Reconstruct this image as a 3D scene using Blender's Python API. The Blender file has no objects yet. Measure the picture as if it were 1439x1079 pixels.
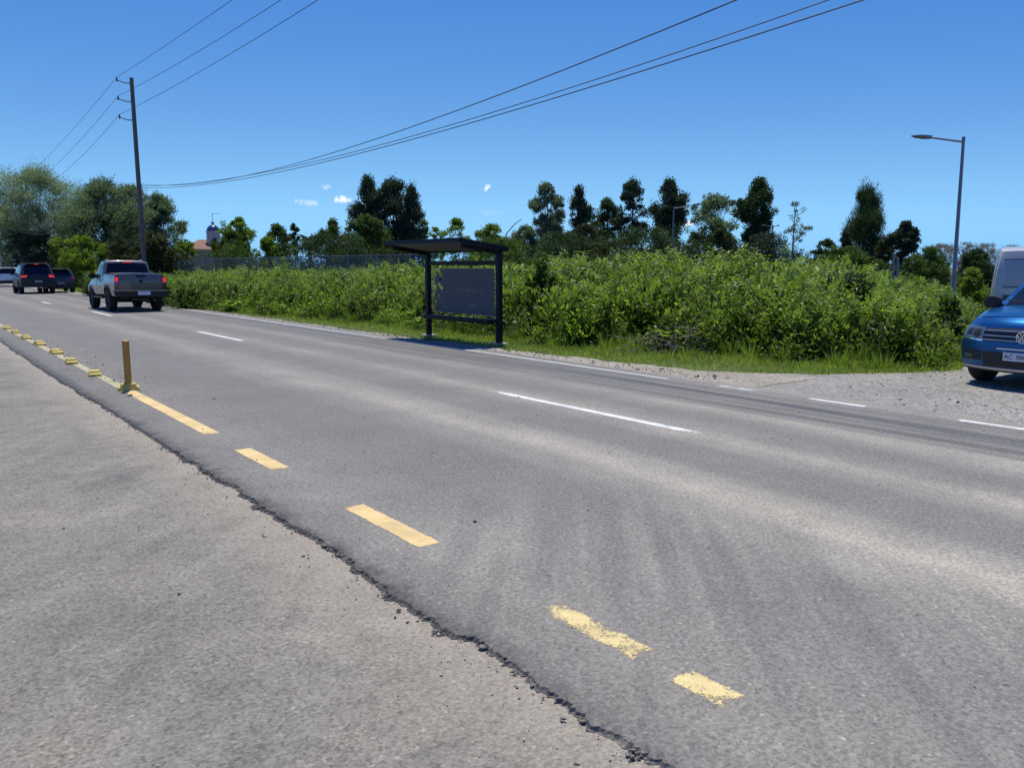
import bpy, math, random
import numpy as np
from mathutils import Vector, Matrix

R = math.radians
scene = bpy.context.scene
col = scene.collection
rng = np.random.default_rng(7)
random.seed(7)

# ------------------------------------------------------------------ camera model (used to measure real positions)
F_, CX, CY, HZ, EYE = 1150.0, 719.5, 539.5, 375.0, 1.7
PITCH = math.atan((CY - HZ) / F_)
YAW = math.atan((CX + 160) / math.hypot(F_, CY - HZ))
cY, sY, cP, sP = math.cos(YAW), math.sin(YAW), math.cos(PITCH), math.sin(PITCH)

def ray(px, py):
    x = (px - CX) / F_; y = -(py - CY) / F_
    d = (x, cP + y * sP, -sP + y * cP)
    return (d[0] * cY + d[1] * sY, -d[0] * sY + d[1] * cY, d[2])

def ground(px, py, z=0.0):
    r = ray(px, py); t = (z - EYE) / r[2]
    return (r[0] * t, r[1] * t, z)

def far(px, py, dist):
    r = ray(px, py); t = dist / math.hypot(r[0], r[1])
    return (r[0] * t, r[1] * t, EYE + r[2] * t)

def px_m(px, dist):                      # metres per photo pixel at a distance
    a = math.atan((px - CX) / math.hypot(F_, CY - HZ))
    return dist * math.cos(a) / math.hypot(F_, CY - HZ)

cam = bpy.data.objects.new('camera', bpy.data.cameras.new('camera'))
col.objects.link(cam)
cam.location = (0, 0, EYE)
cam.rotation_euler = (math.pi / 2 - PITCH, 0, -YAW)
cam.data.sensor_width = 36; cam.data.lens = 36 * F_ / 1439
cam.data.clip_end = 6000; cam.data.clip_start = 0.05
scene.camera = cam
scene.view_settings.view_transform = 'Standard'
scene.view_settings.look = 'None'
scene.view_settings.exposure = 0

# ------------------------------------------------------------------ object helpers
def tag(o, label=None, cat=None, group=None, kind=None):
    if label: o['label'] = label
    if cat: o['category'] = cat
    if group: o['group'] = group
    if kind: o['kind'] = kind
    return o

def empty(name, loc, rotz=0.0, label=None, cat=None, group=None):
    o = bpy.data.objects.new(name, None); col.objects.link(o)
    o.location = loc; o.rotation_euler = (0, 0, rotz); o.empty_display_size = 0.2
    return tag(o, label, cat, group)

def link(name, me, mat=None, parent=None, loc=None):
    o = bpy.data.objects.new(name, me); col.objects.link(o)
    if mat is not None and not me.materials: me.materials.append(mat)
    if parent: o.parent = parent
    if loc is not None: o.location = loc
    return o

def copy_tree(o, parent=None):
    c = o.copy(); col.objects.link(c)
    if parent: c.parent = parent
    for ch in list(o.children): copy_tree(ch, c)
    return c

class MB:
    def __init__(s): s.v = []; s.f = []
    def add(s, vs, fs):
        b = len(s.v); s.v += [tuple(map(float, p)) for p in vs]; s.f += [tuple(i + b for i in q) for q in fs]; return s
    def box(s, c, d, M=None):
        vs = [Vector((sx * d[0] / 2, sy * d[1] / 2, sz * d[2] / 2)) for sx in (-1, 1) for sy in (-1, 1) for sz in (-1, 1)]
        if M is not None: vs = [M @ p for p in vs]
        vs = [p + Vector(c) for p in vs]
        return s.add(vs, [(0, 1, 3, 2), (4, 6, 7, 5), (0, 4, 5, 1), (2, 3, 7, 6), (0, 2, 6, 4), (1, 5, 7, 3)])
    def tube(s, pts, rad, n=8, cap=True):
        pts = [Vector(p) for p in pts]; m = len(pts)
        if not hasattr(rad, '__len__'): rad = [rad] * m
        vs = []; fs = []
        for i, p in enumerate(pts):
            d = (pts[min(i + 1, m - 1)] - pts[max(i - 1, 0)]).normalized()
            a = d.cross(Vector((0, 0, 1)) if abs(d.z) < .9 else Vector((1, 0, 0))).normalized(); b = d.cross(a)
            for k in range(n):
                t = 2 * math.pi * k / n
                vs.append(p + (a * math.cos(t) + b * math.sin(t)) * rad[i])
        for i in range(m - 1):
            for k in range(n):
                k2 = (k + 1) % n
                fs.append((i * n + k, i * n + k2, (i + 1) * n + k2, (i + 1) * n + k))
        if cap: fs.append(tuple(range(n))[::-1]); fs.append(tuple((m - 1) * n + k for k in range(n)))
        return s.add(vs, fs)
    def lathe(s, prof, n=24, axis='x', c=(0, 0, 0)):      # prof = [(along axis, radius)]
        vs = []; fs = []
        for a, r in prof:
            for k in range(n):
                t = 2 * math.pi * k / n
                p = (a, r * math.cos(t), r * math.sin(t)) if axis == 'x' else (r * math.cos(t), r * math.sin(t), a) if axis == 'z' else (r * math.cos(t), a, r * math.sin(t))
                vs.append((p[0] + c[0], p[1] + c[1], p[2] + c[2]))
        for i in range(len(prof) - 1):
            for k in range(n):
                k2 = (k + 1) % n
                fs.append((i * n + k, i * n + k2, (i + 1) * n + k2, (i + 1) * n + k))
        return s.add(vs, fs)
    def prism(s, poly, z0, z1):
        n = len(poly); vs = [(x, y, z0) for x, y in poly] + [(x, y, z1) for x, y in poly]
        fs = [tuple(range(n))[::-1], tuple(range(n, 2 * n))] + [(i, (i + 1) % n, n + (i + 1) % n, n + i) for i in range(n)]
        return s.add(vs, fs)
    def build(s, name, mat, parent=None, smooth=False, bevel=0, seg=2, loc=None, weld=False):
        me = bpy.data.meshes.new(name); me.from_pydata(s.v, [], s.f); me.validate(); me.update()
        if smooth:
            me.polygons.foreach_set('use_smooth', [True] * len(me.polygons))
            try: me.set_sharp_from_angle(angle=R(40))
            except Exception: pass
        o = link(name, me, mat, parent, loc)
        if bevel:
            b = o.modifiers.new('bevel', 'BEVEL'); b.width = bevel; b.segments = seg; b.limit_method = 'ANGLE'; b.angle_limit = R(35)
        return o

def raw_mesh(name, verts, faces, tone=None, k=4):
    """big meshes from numpy arrays; faces (n,k)"""
    verts = np.asarray(verts, np.float32); faces = np.asarray(faces, np.int32); n = len(faces)
    me = bpy.data.meshes.new(name)
    me.vertices.add(len(verts)); me.vertices.foreach_set('co', verts.ravel())
    me.loops.add(n * k); me.loops.foreach_set('vertex_index', faces.ravel())
    me.polygons.add(n); me.polygons.foreach_set('loop_start', np.arange(n, dtype=np.int32) * k)
    try: me.polygons.foreach_set('loop_total', np.full(n, k, np.int32))
    except Exception: pass
    if tone is not None:
        a = me.attributes.new('tone', 'FLOAT', 'POINT'); a.data.foreach_set('value', np.asarray(tone, np.float32))
    me.update(calc_edges=True)
    return me

# ------------------------------------------------------------------ materials
class NT:
    def __init__(s, name):
        s.m = bpy.data.materials.new(name); s.m.use_nodes = True
        s.t = s.m.node_tree; s.N = s.t.nodes; s.L = s.t.links
        s.b = s.N['Principled BSDF']; s.out = s.N['Material Output']
    def n(s, typ, **kw):
        d = s.N.new(typ)
        for a, b in kw.items():
            if a.startswith('i_'):
                key = a[2:]
                d.inputs[int(key) if key.isdigit() else key.replace('_', ' ')].default_value = b
            else: setattr(d, a, b)
        return d
    def l(s, a, b): s.L.new(a, b)
    def coord(s, kind='Object'):
        return s.n('ShaderNodeTexCoord').outputs[kind]
    def noise(s, vec, scale, detail=4, rough=.55, dist=0):
        d = s.n('ShaderNodeTexNoise'); d.inputs['Scale'].default_value = scale; d.inputs['Detail'].default_value = detail
        d.inputs['Roughness'].default_value = rough; d.inputs['Distortion'].default_value = dist
        if vec is not None: s.l(vec, d.inputs['Vector'])
        return d.outputs['Fac']
    def ramp(s, fac, stops, interp='LINEAR'):
        d = s.n('ShaderNodeValToRGB'); d.color_ramp.interpolation = interp; e = d.color_ramp.elements
        while len(e) > 1: e.remove(e[-1])
        for i, (p, c) in enumerate(stops):
            x = e[0] if i == 0 else e.new(p)
            x.position = p; x.color = (c, c, c, 1) if not hasattr(c, '__len__') else (*c[:3], 1)
        s.l(fac, d.inputs['Fac']); return d.outputs['Color']
    def math(s, op, a, b=None, clamp=False):
        d = s.n('ShaderNodeMath', operation=op); d.use_clamp = clamp
        for i, x in enumerate((a, b)):
            if x is None: continue
            if isinstance(x, (int, float)): d.inputs[i].default_value = x
            else: s.l(x, d.inputs[i])
        return d.outputs[0]
    def mix(s, fac, a, b, mode='MIX'):
        d = s.n('ShaderNodeMix', data_type='RGBA', blend_type=mode)
        for i, x in ((0, fac), (6, a), (7, b)):
            if isinstance(x, (int, float)) and i == 0: d.inputs[0].default_value = x
            elif isinstance(x, (int, float)): d.inputs[i].default_value = (x, x, x, 1)
            elif isinstance(x, tuple): d.inputs[i].default_value = (*x[:3], 1)
            else: s.l(x, d.inputs[i])
        return d.outputs[2]
    def mapping(s, vec, rot=(0, 0, 0), scale=(1, 1, 1), loc=(0, 0, 0)):
        d = s.n('ShaderNodeMapping'); s.l(vec, d.inputs[0])
        d.inputs['Location'].default_value = loc; d.inputs['Rotation'].default_value = rot; d.inputs['Scale'].default_value = scale
        return d.outputs[0]
    def bump(s, h, strength=.3, dist=.01):
        d = s.n('ShaderNodeBump'); d.inputs['Strength'].default_value = strength; d.inputs['Distance'].default_value = dist
        s.l(h, d.inputs['Height']); s.l(d.outputs[0], s.b.inputs['Normal'])
    def base(s, c): s.l(c, s.b.inputs['Base Color'])

def plain(name, c, rough=.5, metal=0.0, var=.12, scale=6, coat=0.0, spec=None, bump=0):
    t = NT(name); v = t.noise(t.coord(), scale, 5)
    t.base(t.mix(v, tuple(x * (1 - var) for x in c), tuple(min(1, x * (1 + var)) for x in c)))
    r = t.math('ADD', t.math('MULTIPLY', v, .15), rough - .07, True); t.l(r, t.b.inputs['Roughness'])
    t.b.inputs['Metallic'].default_value = metal; t.b.inputs['Coat Weight'].default_value = coat
    t.b.inputs['Coat Roughness'].default_value = .04
    if spec is not None: t.b.inputs['Specular IOR Level'].default_value = spec
    if bump: t.bump(t.noise(t.coord(), scale * 8, 4), bump, .01)
    return t.m

def glow(name, c, e, strength):
    m = plain(name, c, .25, 0, .05, 8, .5); b = m.node_tree.nodes['Principled BSDF']
    b.inputs['Emission Color'].default_value = (*e, 1); b.inputs['Emission Strength'].default_value = strength
    return m

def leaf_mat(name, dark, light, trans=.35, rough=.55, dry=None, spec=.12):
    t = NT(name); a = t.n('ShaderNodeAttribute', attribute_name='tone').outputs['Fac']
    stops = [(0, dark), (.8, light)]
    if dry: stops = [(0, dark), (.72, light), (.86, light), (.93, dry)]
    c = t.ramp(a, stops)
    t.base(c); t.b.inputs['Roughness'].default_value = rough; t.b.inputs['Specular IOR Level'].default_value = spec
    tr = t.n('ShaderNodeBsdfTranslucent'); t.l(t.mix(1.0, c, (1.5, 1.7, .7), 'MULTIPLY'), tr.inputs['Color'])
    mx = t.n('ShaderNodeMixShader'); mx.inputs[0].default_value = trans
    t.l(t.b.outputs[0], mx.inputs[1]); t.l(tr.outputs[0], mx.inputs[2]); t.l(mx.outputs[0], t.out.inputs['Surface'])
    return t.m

# --- asphalt road: dust bands follow the wheel tracks, aggregate at two sizes, dusty turning tracks near the entrance
XY, XC, XE, XL = 2.53, 6.5, 9.42, 2.0       # yellow line, centre line, edge line, near lip (metres across)

def aggregate(t, o, big=75, small=260):
    v = t.n('ShaderNodeTexVoronoi'); v.inputs['Scale'].default_value = big; t.l(o, v.inputs['Vector'])
    v2 = t.n('ShaderNodeTexVoronoi'); v2.inputs['Scale'].default_value = small; t.l(o, v2.inputs['Vector'])
    return v, v2

def asphalt():
    t = NT('road_asphalt'); o = t.coord()
    sx = t.n('ShaderNodeSeparateXYZ'); t.l(o, sx.inputs[0])
    warp = t.noise(t.mapping(o, scale=(.5, .12, 1)), 1.0, 4)
    warp2 = t.noise(t.mapping(o, scale=(1.3, .55, 1)), 1.0, 5, .6)
    # turning sweep: tracks bend to the right (towards the side road) at small y
    sweep = t.math('MULTIPLY', t.math('POWER', t.math('MAXIMUM', t.math('SUBTRACT', 9.0, sx.outputs[1]), 0), 2.0), .006)
    x = t.math('ADD', t.math('ADD', sx.outputs[0], t.math('MULTIPLY', t.math('SUBTRACT', warp, .5), .75)), sweep)
    x = t.math('ADD', x, t.math('MULTIPLY', t.math('SUBTRACT', warp2, .5), .25))
    fac = t.math('DIVIDE', x, 10.0, True)
    dust = t.ramp(fac, [(.0, .2), (.2, .15), (.26, .30), (.30, .16), (.34, .04), (.42, .05), (.458, .38), (.497, .95), (.53, .6), (.56, .14), (.605, .10), (.635, .45), (.665, .85), (.70, .3),
                        (.73, .10), (.79, .7), (.835, .08), (.90, .1), (.95, .5), (1, .7)], 'EASE')
    patch = t.noise(t.mapping(o, scale=(.7, .35, 1)), 1.0, 7, .68)
    grain = t.noise(o, 36, 6, .85)
    fine = t.noise(t.mapping(o, scale=(1, .55, 1)), 7, 6, .7)
    d = t.math('MULTIPLY', dust, t.ramp(patch, [(.30, .40), (.66, 1)]))
    d = t.math('MULTIPLY', d, t.ramp(t.math('DIVIDE', sx.outputs[1], 40.0, True), [(.02, .95), (.16, .8), (.32, .42), (1, .35)]))
    # radial dusty streaks where vehicles turn in over the lip
    st = t.noise(t.mapping(t.mapping(o, rot=(0, 0, R(42))), scale=(5.5, .30, 1)), 1.0, 4, .6)
    msk = t.n('ShaderNodeTexGradient', gradient_type='SPHERICAL')
    t.l(t.mapping(o, loc=(-3.1 / 2.3, -2.5 / 3.0, 0), scale=(1 / 2.3, 1 / 3.0, 1)), msk.inputs[0])
    streak = t.math('MULTIPLY', t.ramp(st, [(.40, 0), (.66, 1)]), t.ramp(msk.outputs[1], [(.05, 0), (.55, 1)]))
    d = t.math('ADD', d, t.math('MULTIPLY', streak, .25), True)
    d = t.math('MULTIPLY', d, t.ramp(fine, [(.3, .8), (.6, 1)]))
    c = t.mix(d, (.160, .151, .138), (.43, .388, .315))
    # dark wheel film in far lane and thin tyre streaks beside the edge line
    wv = t.noise(t.mapping(o, scale=(7, .05, 1)), 1.0, 3)
    near_e = t.ramp(fac, [(.78, 0), (.83, 1), (.90, 1), (.95, 0)])
    c = t.mix(t.math('MULTIPLY', t.math('MULTIPLY', near_e, t.ramp(wv, [(.45, 0), (.6, 1)])), .55), c, (.07, .07, .075))
    # darker crumbly margin by the lip
    marg = t.ramp(t.math('ADD', sx.outputs[0], t.math('MULTIPLY', t.math('SUBTRACT', warp2, .5), .5)), [(0, 1), (1, 0)])
    mr = t.math('MULTIPLY', t.math('SUBTRACT', 2.5, t.math('ADD', sx.outputs[0], t.math('MULTIPLY', t.math('SUBTRACT', fine, .5), .9))), 1.7, True)
    c = t.mix(t.math('MULTIPLY', mr, .38), c, (.085, .083, .08))
    m2 = t.math('MULTIPLY', t.math('SUBTRACT', 2.13, t.math('ADD', sx.outputs[0], t.math('MULTIPLY', t.math('SUBTRACT', t.noise(o, 5, 5, .7), .5), .42))), 7.0, True)
    band = t.ramp(t.math('DIVIDE', sx.outputs[1], 20.0, True), [(.08, .12), (.2, .75), (.55, .8), (1, .5)])
    c = t.mix(t.math('MULTIPLY', m2, band), c, (.038, .037, .036))
    # aggregate
    v, v2 = aggregate(t, o)
    g = t.ramp(grain, [(.30, .52), (.5, 1.0), (.70, 1.5)])
    c = t.mix(1.0, c, g, 'MULTIPLY')
    spk = t.ramp(v.outputs['Color'], [(0, .66), (.5, 1), (.88, 1.1), (1, 1.8)])
    c = t.mix(1.0, c, spk, 'MULTIPLY')
    pit = t.ramp(t.noise(o, 16, 3, .6), [(.25, .35), (.34, 1)])
    c = t.mix(1.0, c, pit, 'MULTIPLY')
    blot = t.ramp(t.noise(o, 1.1, 4, .6), [(.3, .90), (.7, 1.08)])
    c = t.mix(1.0, c, blot, 'MULTIPLY')
    t.base(c); t.b.inputs['Roughness'].default_value = .82; t.b.inputs['Specular IOR Level'].default_value = .3
    h = t.math('ADD', t.math('MULTIPLY', v.outputs['Distance'], .6), grain)
    h = t.math('ADD', h, t.math('MULTIPLY', fine, 1.4))
    t.bump(h, .4, .010)
    return t.m

def old_pavement():
    t = NT('old_pavement'); o = t.coord()
    v, v2 = aggregate(t, o, 66, 220)
    big = t.noise(o, .9, 6, .65); mid = t.noise(o, 5, 6, .72); grain = t.noise(o, 44, 6, .85)
    c = t.ramp(big, [(.30, (.140, .130, .115)), (.46, (.195, .180, .154)), (.58, (.222, .202, .170)), (.72, (.29, .26, .212))])
    stk = t.noise(t.mapping(t.mapping(o, rot=(0, 0, R(48))), scale=(2.6, .3, 1)), 1.0, 6, .7)
    c = t.mix(t.ramp(stk, [(.5, 0), (.75, .5)]), c, (.30, .282, .25))
    c = t.mix(1.0, c, t.ramp(mid, [(.3, .88), (.68, 1.1)]), 'MULTIPLY')
    c = t.mix(1.0, c, t.ramp(grain, [(.30, .56), (.5, 1), (.70, 1.4)]), 'MULTIPLY')
    c = t.mix(1.0, c, t.ramp(t.noise(o, 17, 3, .7), [(.24, .3), (.32, 1)]), 'MULTIPLY')
    c = t.mix(1.0, c, t.ramp(v.outputs['Color'], [(0, .6), (.45, 1), (.85, 1.1), (1, 1.7)]), 'MULTIPLY')
    # brown sand collecting along the lip
    sx = t.n('ShaderNodeSeparateXYZ'); t.l(o, sx.inputs[0])
    e = t.math('MULTIPLY', t.math('SUBTRACT', t.math('ADD', sx.outputs[0], t.math('MULTIPLY', mid, .7)), 1.75), 1.8, True)
    c = t.mix(t.math('MULTIPLY', e, .6), c, t.mix(1.0, (.33, .285, .225), t.ramp(grain, [(.3, .5), (.6, 1.3)]), 'MULTIPLY'))
    t.base(c); t.b.inputs['Roughness'].default_value = .88; t.b.inputs['Specular IOR Level'].default_value = .25
    h = t.math('ADD', t.math('MULTIPLY', v.outputs['Distance'], 1.0), t.math('ADD', grain, t.math('MULTIPLY', mid, 1.5)))
    t.bump(h, .5, .012)
    return t.m

def gravel_mat(name, a, b, dark, s=1.0):
    t = NT(name); o = t.coord()
    v, v2 = aggregate(t, o, 26 * s, 90 * s)
    big = t.noise(o, .8, 6, .65); mid = t.noise(o, 6, 6, .7)
    c = t.mix(t.ramp(big, [(.35, 0), (.65, 1)]), a, b)
    c = t.mix(1.0, c, t.ramp(v.outputs['Color'], [(0, .55), (.5, 1), (1, 1.4)]), 'MULTIPLY')
    c = t.mix(t.ramp(mid, [(.56, 0), (.68, .8)]), c, dark)
    t.base(c); t.b.inputs['Roughness'].default_value = .9
    t.bump(t.math('ADD', v.outputs['Distance'], mid), .8, .03)
    return t.m

def paint(name, c, wear=.5, solid=False):
    t = NT(name); o = t.coord(); gsep = t.n('ShaderNodeSeparateXYZ'); t.l(t.coord('Generated'), gsep.inputs[0])
    n1 = t.noise(o, 5, 6, .7); n2 = t.noise(o, 75, 4, .75); n3 = t.noise(o, 2.3, 3)
    edge = None
    for k in (0, 1):
        e = t.math('POWER', t.math('MULTIPLY', t.math('ABSOLUTE', t.math('SUBTRACT', gsep.outputs[k], .5)), 2.0), 7.0 if k else 5.0)
        edge = e if edge is None else t.math('MAXIMUM', edge, e)
    v = t.math('ADD', t.math('MULTIPLY', n1, .6), t.math('MULTIPLY', n2, .4))
    v = t.math('SUBTRACT', v, t.math('MULTIPLY', edge, .0 if solid else .16))
    w = t.ramp(v, [(wear - .035, 1), (wear + .035, 0)])
    cc = t.mix(1.0, c, t.ramp(n3, [(.3, .82), (.7, 1.08)]), 'MULTIPLY')
    cc = t.mix(1.0, cc, t.ramp(n2, [(.3, .72), (.65, 1.08)]), 'MULTIPLY')
    cc = t.mix(1.0, cc, t.ramp(n1, [(.3, .8), (.6, 1.04)]), 'MULTIPLY')
    t.base(cc); t.b.inputs['Roughness'].default_value = .75; t.bump(n2, .35, .006)
    if not solid:
        tr = t.n('ShaderNodeBsdfTransparent'); mx = t.n('ShaderNodeMixShader'); t.l(w, mx.inputs[0]); t.l(t.b.outputs[0], mx.inputs[1]); t.l(tr.outputs[0], mx.inputs[2]); t.l(mx.outputs[0], t.out.inputs['Surface'])
    return t.m

M = {}
M['road'] = asphalt()
M['pave'] = old_pavement()
M['shoulder'] = gravel_mat('shoulder_gravel', (.27, .235, .19), (.36, .315, .25), (.14, .115, .09))
M['apron'] = gravel_mat('apron_gravel', (.225, .212, .19), (.295, .275, .24), (.165, .153, .135), 1.2)
M['soil'] = gravel_mat('field_soil', (.06, .075, .025), (.09, .10, .035), (.07, .055, .03))
M['verge'] = gravel_mat('verge_soil', (.10, .115, .035), (.10, .14, .03), (.15, .125, .07))
M['yellow'] = paint('yellow_paint', (.70, .51, .225), .31)
M['yellow_worn'] = paint('yellow_paint_worn', (.66, .52, .24), .445)
M['white_line'] = paint('white_line_paint', (.55, .55, .54), .30, True)
M['yellow_faded'] = paint('yellow_faded', (.44, .385, .22), .30, True)
M['white'] = paint('white_paint', (.70, .70, .68), .36)
M['white_worn'] = paint('white_paint_worn', (.60, .60, .58), .44)

# ------------------------------------------------------------------ sky, sun
SUN_AZ, SUN_EL = R(30), R(74)
sd = Vector((math.sin(SUN_AZ) * math.cos(SUN_EL), math.cos(SUN_AZ) * math.cos(SUN_EL), math.sin(SUN_EL)))
w = bpy.data.worlds.new('World'); scene.world = w; w.use_nodes = True
wt = w.node_tree; bg = wt.nodes['Background']
sky = wt.nodes.new('ShaderNodeTexSky'); sky.sky_type = 'NISHITA'; sky.sun_disc = False
sky.sun_elevation = SUN_EL; sky.sun_rotation = SUN_AZ
sky.altitude = 0; sky.air_density = 1.0; sky.dust_density = .6; sky.ozone_density = 3.0
# colour grade of the sky: deeper, cleaner blue of a phone photograph (per-channel contrast)
STR = .105
sep = wt.nodes.new('ShaderNodeSeparateColor'); wt.links.new(sky.outputs[0], sep.inputs[0])
cmb = wt.nodes.new('ShaderNodeCombineColor')
def wmath(op, a, b=None, clamp=False):
    d = wt.nodes.new('ShaderNodeMath'); d.operation = op; d.use_clamp = clamp
    for i, x in enumerate((a, b)):
        if x is None: continue
        if isinstance(x, (int, float)): d.inputs[i].default_value = x
        else: wt.links.new(x, d.inputs[i])
    return d.outputs[0]
gz = wt.nodes.new('ShaderNodeSeparateXYZ'); wt.links.new(wt.nodes.new('ShaderNodeTexCoord').outputs['Generated'], gz.inputs[0])
low = wmath('POWER', wmath('SUBTRACT', 1.0, wmath('MULTIPLY', wmath('MAXIMUM', gz.outputs[2], 0), 4.5), True), 3.0)
gr = wmath('MULTIPLY', wmath('POWER', wmath('MULTIPLY', sep.outputs[1], STR), 1.40), 1.06)
gr = wmath('MINIMUM', wmath('ADD', gr, wmath('MULTIPLY', low, .16)), .68)
graded = (wmath('MAXIMUM', wmath('ADD', wmath('MULTIPLY', gr, .56), -.068), .03), gr, wmath('ADD', wmath('MULTIPLY', gr, .86), .475))
for ch in range(3): wt.links.new(wmath('MULTIPLY', graded[ch], 1 / STR), cmb.inputs[ch])
SKYC = cmb.outputs[0]
# small fair-weather clouds low over the trees, as directions on the sky
tc = wt.nodes.new('ShaderNodeTexCoord').outputs['Generated']
def wdot(v):
    d = wt.nodes.new('ShaderNodeVectorMath'); d.operation = 'DOT_PRODUCT'; wt.links.new(tc, d.inputs[0]); d.inputs[1].default_value = v
    return d.outputs['Value']
cn = wt.nodes.new('ShaderNodeTexNoise'); cn.inputs['Scale'].default_value = 210; cn.inputs['Detail'].default_value = 6; cn.inputs['Roughness'].default_value = .65
wt.links.new(tc, cn.inputs['Vector'])
total = None
for px, py, wx, wy, a, tilt in ((482, 281, 15, 5.5, .95, .05), (431, 285, 20, 4.5, .42, .1), (458, 263, 7, 4, .5, 0), (685, 263, 7, 3.5, 1.0, -.75), (967, 314, 11, 5, 1.1, -.35), (689, 299, 16, 5, .1, 0)):
    d = Vector(ray(px, py)).normalized(); rt = d.cross(Vector((0, 0, 1))).normalized(); up = rt.cross(d)
    rt, up = rt * math.cos(tilt) - up * math.sin(tilt), up * math.cos(tilt) + rt * math.sin(tilt)
    k = 1200.0
    gx = wmath('POWER', wmath('ABSOLUTE', wmath('MULTIPLY', wdot(tuple(rt)), k / wx)), 2.0)
    gy = wmath('POWER', wmath('ABSOLUTE', wmath('MULTIPLY', wdot(tuple(up)), k / wy)), 2.0)
    g = wmath('SUBTRACT', 1.0, wmath('ADD', gx, gy))
    g = wmath('ADD', g, wmath('MULTIPLY', wmath('SUBTRACT', cn.outputs['Fac'], .5), 4.2))
    g = wmath('MULTIPLY', wmath('MULTIPLY', g, .9, True), a)
    g = wmath('MULTIPLY', g, wmath('GREATER_THAN', wdot(tuple(d)), .9))
    total = g if total is None else wmath('MAXIMUM', total, g)
mx = wt.nodes.new('ShaderNodeMix'); mx.data_type = 'RGBA'; mx.clamp_factor = True
wt.links.new(total, mx.inputs[0]); wt.links.new(SKYC, mx.inputs[6]); mx.inputs[7].default_value = (9.5, 9.7, 10, 1)
wt.links.new(mx.outputs[2], bg.inputs['Color'])
bg.inputs['Strength'].default_value = STR
sun = bpy.data.objects.new('sun', bpy.data.lights.new('sun', 'SUN')); col.objects.link(sun)
sun.data.energy = 5.0; sun.data.angle = R(.5); sun.data.color = (1, .955, .83)
sun.rotation_euler = sd.to_track_quat('Z', 'Y').to_euler(); sun.location = (0, 0, 50)

# ------------------------------------------------------------------ ground sheets
def sheet(name, poly, z, mat):
    me = bpy.data.meshes.new(name); me.from_pydata([(x, y, z) for x, y in poly], [], [tuple(range(len(poly)))]); me.update()
    if me.polygons[0].normal.z < 0: me.flip_normals()
    o = link(name, me, mat); tag(o, kind='structure'); return o

def wob(y, amp, seed):
    return amp * (.5 * math.sin(y * 1.7 + seed) + .3 * math.sin(y * 4.3 + 2.1 * seed) + .2 * math.sin(y * 11.7 + 3.7 * seed) + .35 * (random.random() - .5))

sheet('ground', [(-2500, -2500), (2500, -2500), (2500, 2500), (-2500, 2500)], -.14, M['soil'])
sheet('pavement', [(-60, -60), (2.3, -60), (2.3, 500), (-60, 500)], -.026, M['pave'])

# road slab with a broken near lip
ys = list(np.arange(-1, 8, .014)) + list(np.arange(9, 26, .06)) + list(np.arange(26, 60, .3)) + list(np.arange(60, 421, 6.0))
ys = [-60.0, -30.0, -10.0] + ys
prng = np.random.default_rng(3)
def smooth_noise(n, k, g):
    a = g.normal(size=n); ker = np.hanning(k); ker /= ker.sum(); return np.convolve(a, ker, 'same') * math.sqrt(k)
N_ = len(ys)
j1 = smooth_noise(N_, 121, prng) * .020; j2 = smooth_noise(N_, 17, prng) * .009; j3 = smooth_noise(N_, 3, prng) * .004
rows = []
for i, y in enumerate(ys):
    xe = XL + j1[i] + j2[i] + j3[i]; q = prng.random(4)
    wd = (.014 if y < 3 else .026) + abs(j2[i]) * .6 + .012 * q[0]
    rows.append([(9.78, y, 0), (6.5, y, 0), (2.6, y, 0), (xe + .16, y, 0), (xe + .05, y, -.001 - .004 * q[1]), (xe + .012 * (q[2] - .5), y, -.004 - .006 * q[1]),
                 (xe - wd * (.2 + .3 * q[3]), y, -.016 - .010 * q[2]), (xe - wd * (.55 + .3 * q[1]), y, -.026 + .006 * q[0]), (xe - wd - .02 * q[3], y, -.05)])
mb = MB(); W_ = len(rows[0])
mb.add([p for r_ in rows for p in r_], [(i * W_ + k, (i + 1) * W_ + k, (i + 1) * W_ + k + 1, i * W_ + k + 1) for i in range(len(rows) - 1) for k in range(W_ - 1)])
road = mb.build('road', M['road']); road.data.flip_normals() if road.data.polygons[0].normal.z < 0 else None
tag(road, kind='structure')

# gravel shoulder on the far side, then verge soil under the grass
def strip(name, left, right, z, mat):
    sheet(name, left + right[::-1], z, mat)
EDGE = [(10.15, 420), (10.15, 60), (10.18, 39), (10.12, 26), (10.1, 18.5), (10.28, 14.2), (10.4, 10.9), (10.85, 8.8), (11.75, 7.45), (12.9, 6.85), (14.3, 6.45), (17, 7.0), (24, 9.8), (60, 24)]
def dense(poly, step, amp, seed):
    out = []
    for (x0, y0), (x1, y1) in zip(poly[:-1], poly[1:]):
        n = max(1, int(math.hypot(x1 - x0, y1 - y0) / step))
        if max(y0, y1) > 70: n = 4
        for k in range(n):
            t = k / n; d = wob((x0 + (x1 - x0) * t) * .7 + (y0 + (y1 - y0) * t), amp, seed)
            out.append((x0 + (x1 - x0) * t + d, y0 + (y1 - y0) * t + d * .5))
    out.append(poly[-1]); return out
edge_d = dense(EDGE, .12, .16, 1.3)
sheet('shoulder', [(9.5, 420)] + [p for p in edge_d if p[1] > 8.0 and p[0] < 11.6] + [(11.4, 7.2), (9.5, 7.2)], -.018, M['shoulder'])
sheet('side_road', [(9.45, -60), (9.45, 8.4), (10.7, 8.6)] + [p for p in edge_d if p[1] < 8.7 or p[0] > 11.0] + [(60, -60)], -.024, M['apron'])
sheet('verge', [(9.9, 420), (9.9, 8.2), (11.2, 6.4), (14.2, 5.8), (24, 9.5), (60, 24), (60, 120), (16, 420)], -.06, M['verge'])

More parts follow.
